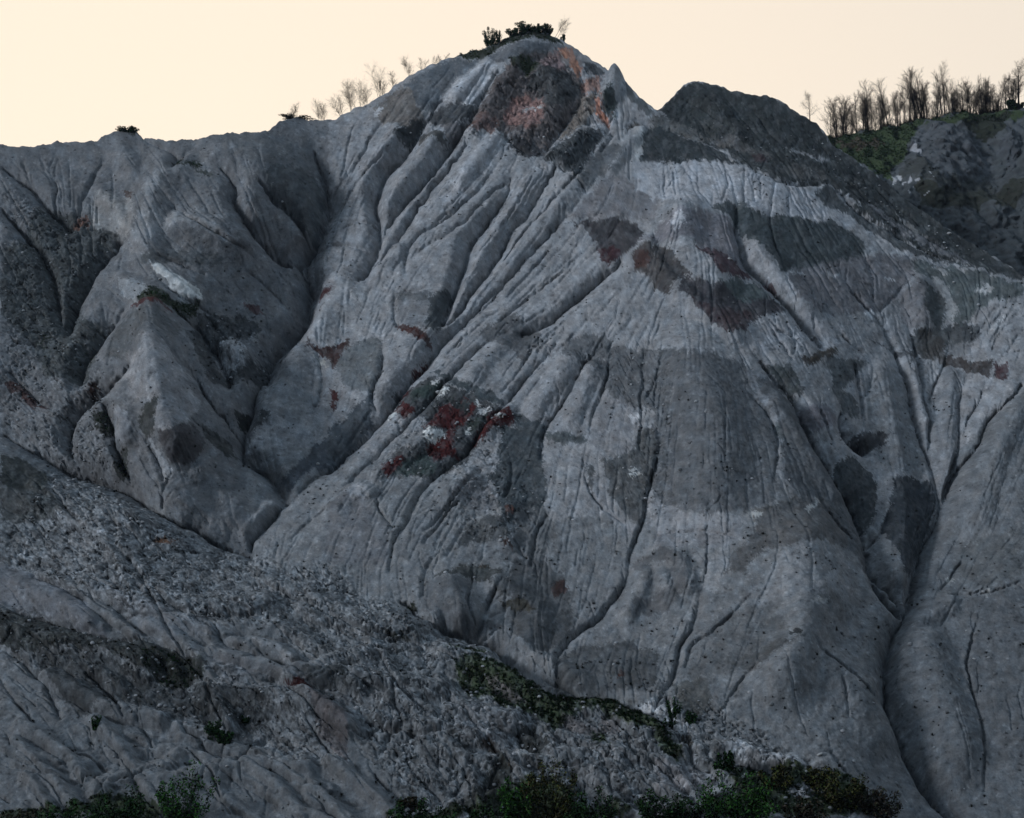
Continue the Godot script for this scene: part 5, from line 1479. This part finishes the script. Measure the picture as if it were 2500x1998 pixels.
func ground_cover() -> void:
	var patchy := noise_of(FastNoiseLite.TYPE_SIMPLEX, 0.03, 3, 72)
	var spots := []
	for g in grass:
		var poly := pix(g[0], g[2])
		var lo := Vector2(1e9, 1e9)
		var hi := -lo
		for q in poly:
			lo = lo.min(q)
			hi = hi.max(q)
		for k in int((hi.x - lo.x) * (hi.y - lo.y) / 1000.0 * g[1] * 7.0):
			var p := Vector2(rng.randf_range(lo.x, hi.x), rng.randf_range(lo.y, hi.y))
			p += Vector2(rng.randfn(), rng.randfn()) * 4.0
			if inside(p, poly) and p.y > skyline_at(p.x) - 2.0 and patchy.get_noise_2d(p.x, p.y) > -0.28:
				spots.append(on_hill(p.x, p.y))
	for k in 9000:
		var p := Vector2(rng.randf_range(2010, 2480), rng.randf_range(270, 430))
		if inside(p, pix("J", far_beds[0][2])):
			spots.append(on_far(p.x, p.y))
	scatter("grass", "short dark green grass in patches on the clay", "grass", tuft_mesh(24, 0.42, 0.3).mesh(leafy), spots, [0.35, 1.0], [Color(0.04, 0.165, 0.045), Color(0.05, 0.18, 0.05), Color(0.06, 0.14, 0.04), Color(0.11, 0.11, 0.055)])
	print("grass ", spots.size())
	# scattered dark weeds and clods
	var weeds := []
	var where := noise_of(FastNoiseLite.TYPE_SIMPLEX, 0.006, 3, 71)
	for k in 9000:
		var p := Vector2(rng.randf_range(0, 2500), rng.randf_range(200, 1990))
		if p.y < skyline_at(p.x) + 6.0 or where.get_noise_2d(p.x, p.y) < rng.randf_range(0.0, 0.5):
			continue
		weeds.append(on_hill(p.x, p.y))
	for g in gullies:
		var line := smooth_line(pix(g[0], g[3]), 9.0)
		for q in line:
			if rng.randf() < 0.2:
				var p: Vector2 = q + Vector2(rng.randfn(), rng.randfn()) * 7.0
				if p.y > skyline_at(p.x) + 6.0 and p.x > 0.0 and p.x < 2500.0 and where.get_noise_2d(p.x * 2.0, p.y * 2.0) > -0.1:
					weeds.append(on_hill(p.x, p.y))
	for dark in [["A", 900, [230,620,480,690,560,760,740,800,640,920,560,1030,500,1180,470,1290,540,1340,640,1340,600,1600,560,1723,300,1723,200,1500,0,1300,0,900,100,850]], ["A", 350, [1220,1280,1620,1400,1640,1560,1660,1723,1300,1723,1150,1400]], ["D", 400, [350,400,700,300,800,620,780,840,500,740,350,640]], ["G", 600, [0,340,640,530,1160,660,1300,720,1080,840,640,640,0,580]], ["H", 500, [1400,660,1900,640,2154,800,2154,1290,1300,980]]]:
		var poly := pix(dark[0], dark[2])
		var lo := Vector2(1e9, 1e9)
		var hi := -lo
		for q in poly:
			lo = lo.min(q)
			hi = hi.max(q)
		for k in dark[1]:
			var p := Vector2(rng.randf_range(lo.x, hi.x), rng.randf_range(lo.y, hi.y))
			if inside(p, poly) and p.x > 0.0 and p.x < 2500.0 and where.get_noise_2d(p.x * 3.0, p.y * 3.0) > -0.05:
				weeds.append(on_hill(p.x, p.y))
	for k in 1500:
		var p := Vector2(rng.randf_range(2010, 2500), rng.randf_range(300, 620))
		if p.y > far_top(p.x) + 8.0 and where.get_noise_2d(p.x * 3.0, p.y * 3.0) > 0.0:
			weeds.append(on_far(p.x, p.y))
	print("weeds ", weeds.size())
	scatter("weeds", "small dark weeds scattered thinly over the clay slopes", "weeds", tuft_mesh(30, 0.32, 0.22).mesh(leafy), weeds, [0.14, 1.2], [Color(0.03, 0.035, 0.022), Color(0.045, 0.045, 0.03), Color(0.025, 0.04, 0.02)])

func rubble() -> void:
	var spots := []
	for k in 15000:
		var p := Vector2(rng.randf_range(0, 2500), rng.randf_range(300, 1995))
		if p.y < skyline_at(p.x) + 10.0:
			continue
		var c := clod[clampi(int((p.y - GY) / WS), 0, WH - 1) * WW + clampi(int((p.x - GX) / WS), 0, WW - 1)]
		if rng.randf() < c * 0.75 + 0.03:
			spots.append(on_hill(p.x, p.y))
	print("rubble ", spots.size())
	var m := StandardMaterial3D.new()
	m.vertex_color_use_as_albedo = true
	m.roughness = 0.95
	var keep := stone_mat
	stone_mat = m
	var mesh := stone_mesh(90)
	stone_mat = keep
	scatter("rubble", "loose grey clay clods and small stones strewn over the broken ground", "rubble", mesh, spots, [0.16, 0.75], [Color(0.13, 0.135, 0.14), Color(0.18, 0.185, 0.19), Color(0.09, 0.094, 0.096), Color(0.24, 0.24, 0.245)])

func stones() -> void:
	var meshes := []
	for k in 5:
		meshes.append(stone_mesh(80 + k))
	var b := MeshInstance3D.new()
	b.name = numbered("boulder")
	b.mesh = meshes[0]
	b.position = on_hill(1735, 1945)
	b.scale = Vector3(3.6, 1.5, 1.8)
	b.rotation_degrees = Vector3(0, 10, 17)
	tag(b, "long pale boulder tilted beside the wide bright green shrub", "boulder")
	add_child(b, true)
	# pale stones the photograph shows: x, y, width in photo pixels
	var list := [[390,680,16],[1950,1185,0],[2402,1445,14],[2318,570,18],[1058,1068,12],[955,1015,14],[1072,955,20],[1222,1018,16],[1150,1050,10],[1175,990,14],[1780,640,16],[2090,770,12],[2330,690,10],[253,1305,18],[268,1312,12],[690,1795,14],[2358,1546,10],[2375,1620,12],[2000,1850,20],[1925,1860,16],[1830,1830,18],[1800,1815,14],[1660,1865,12],[1700,1850,12],[1640,1880,10],[1220,1870,14],[1260,1850,12],[560,1888,14],[1000,1955,10],[1330,1650,14],[1290,1630,10],[600,1580,10],[715,1480,16],[460,1470,12],[800,1430,14],[870,1490,14],[900,1510,12],[940,1530,12],[835,1545,10],[2395,345,0]]
	for r in list:
		if r[2] == 0:
			continue
		var at := on_hill(r[0], r[1])
		var m: float = r[2] * -at.z / FOCAL
		var o := MeshInstance3D.new()
		o.name = numbered("stone")
		o.mesh = meshes[rng.randi() % 5]
		o.position = at + Vector3(0, 0, 0.1 * m)
		o.scale = Vector3(m, m * rng.randf_range(0.6, 0.9), m * 0.8)
		o.rotation = Vector3(rng.randf_range(-0.3, 0.3), rng.randf() * TAU, rng.randf_range(-0.4, 0.4))
		var where := "small pale stone lying loose on the smooth grey clay"
		if r[0] > 1600 and r[1] > 1800:
			where = "small pale stone in the white rubble below the smooth cone"
		elif r[1] > 1840:
			where = "small pale stone on the clay bank above the foot shrubs"
		elif r[0] > 900 and r[0] < 1240 and r[1] > 900 and r[1] < 1100:
			where = "small white stone among the dark red clay"
		elif r[0] > 1200 and r[1] > 1600:
			where = "small pale stone at the edge of the green grass bank"
		elif r[0] < 1000 and r[1] > 1280:
			where = "small pale stone on the cracked landslide tongue"
		elif r[0] > 2300:
			where = "small pale stone on the smooth slope beside the deep channel"
		tag(o, where, "stone", "pale stones on the slopes")
		add_child(o, true)

func _ready() -> void:
	make_light()
	build_hill()
	build_far_hill()
	build_near_ground()
	build_plants()
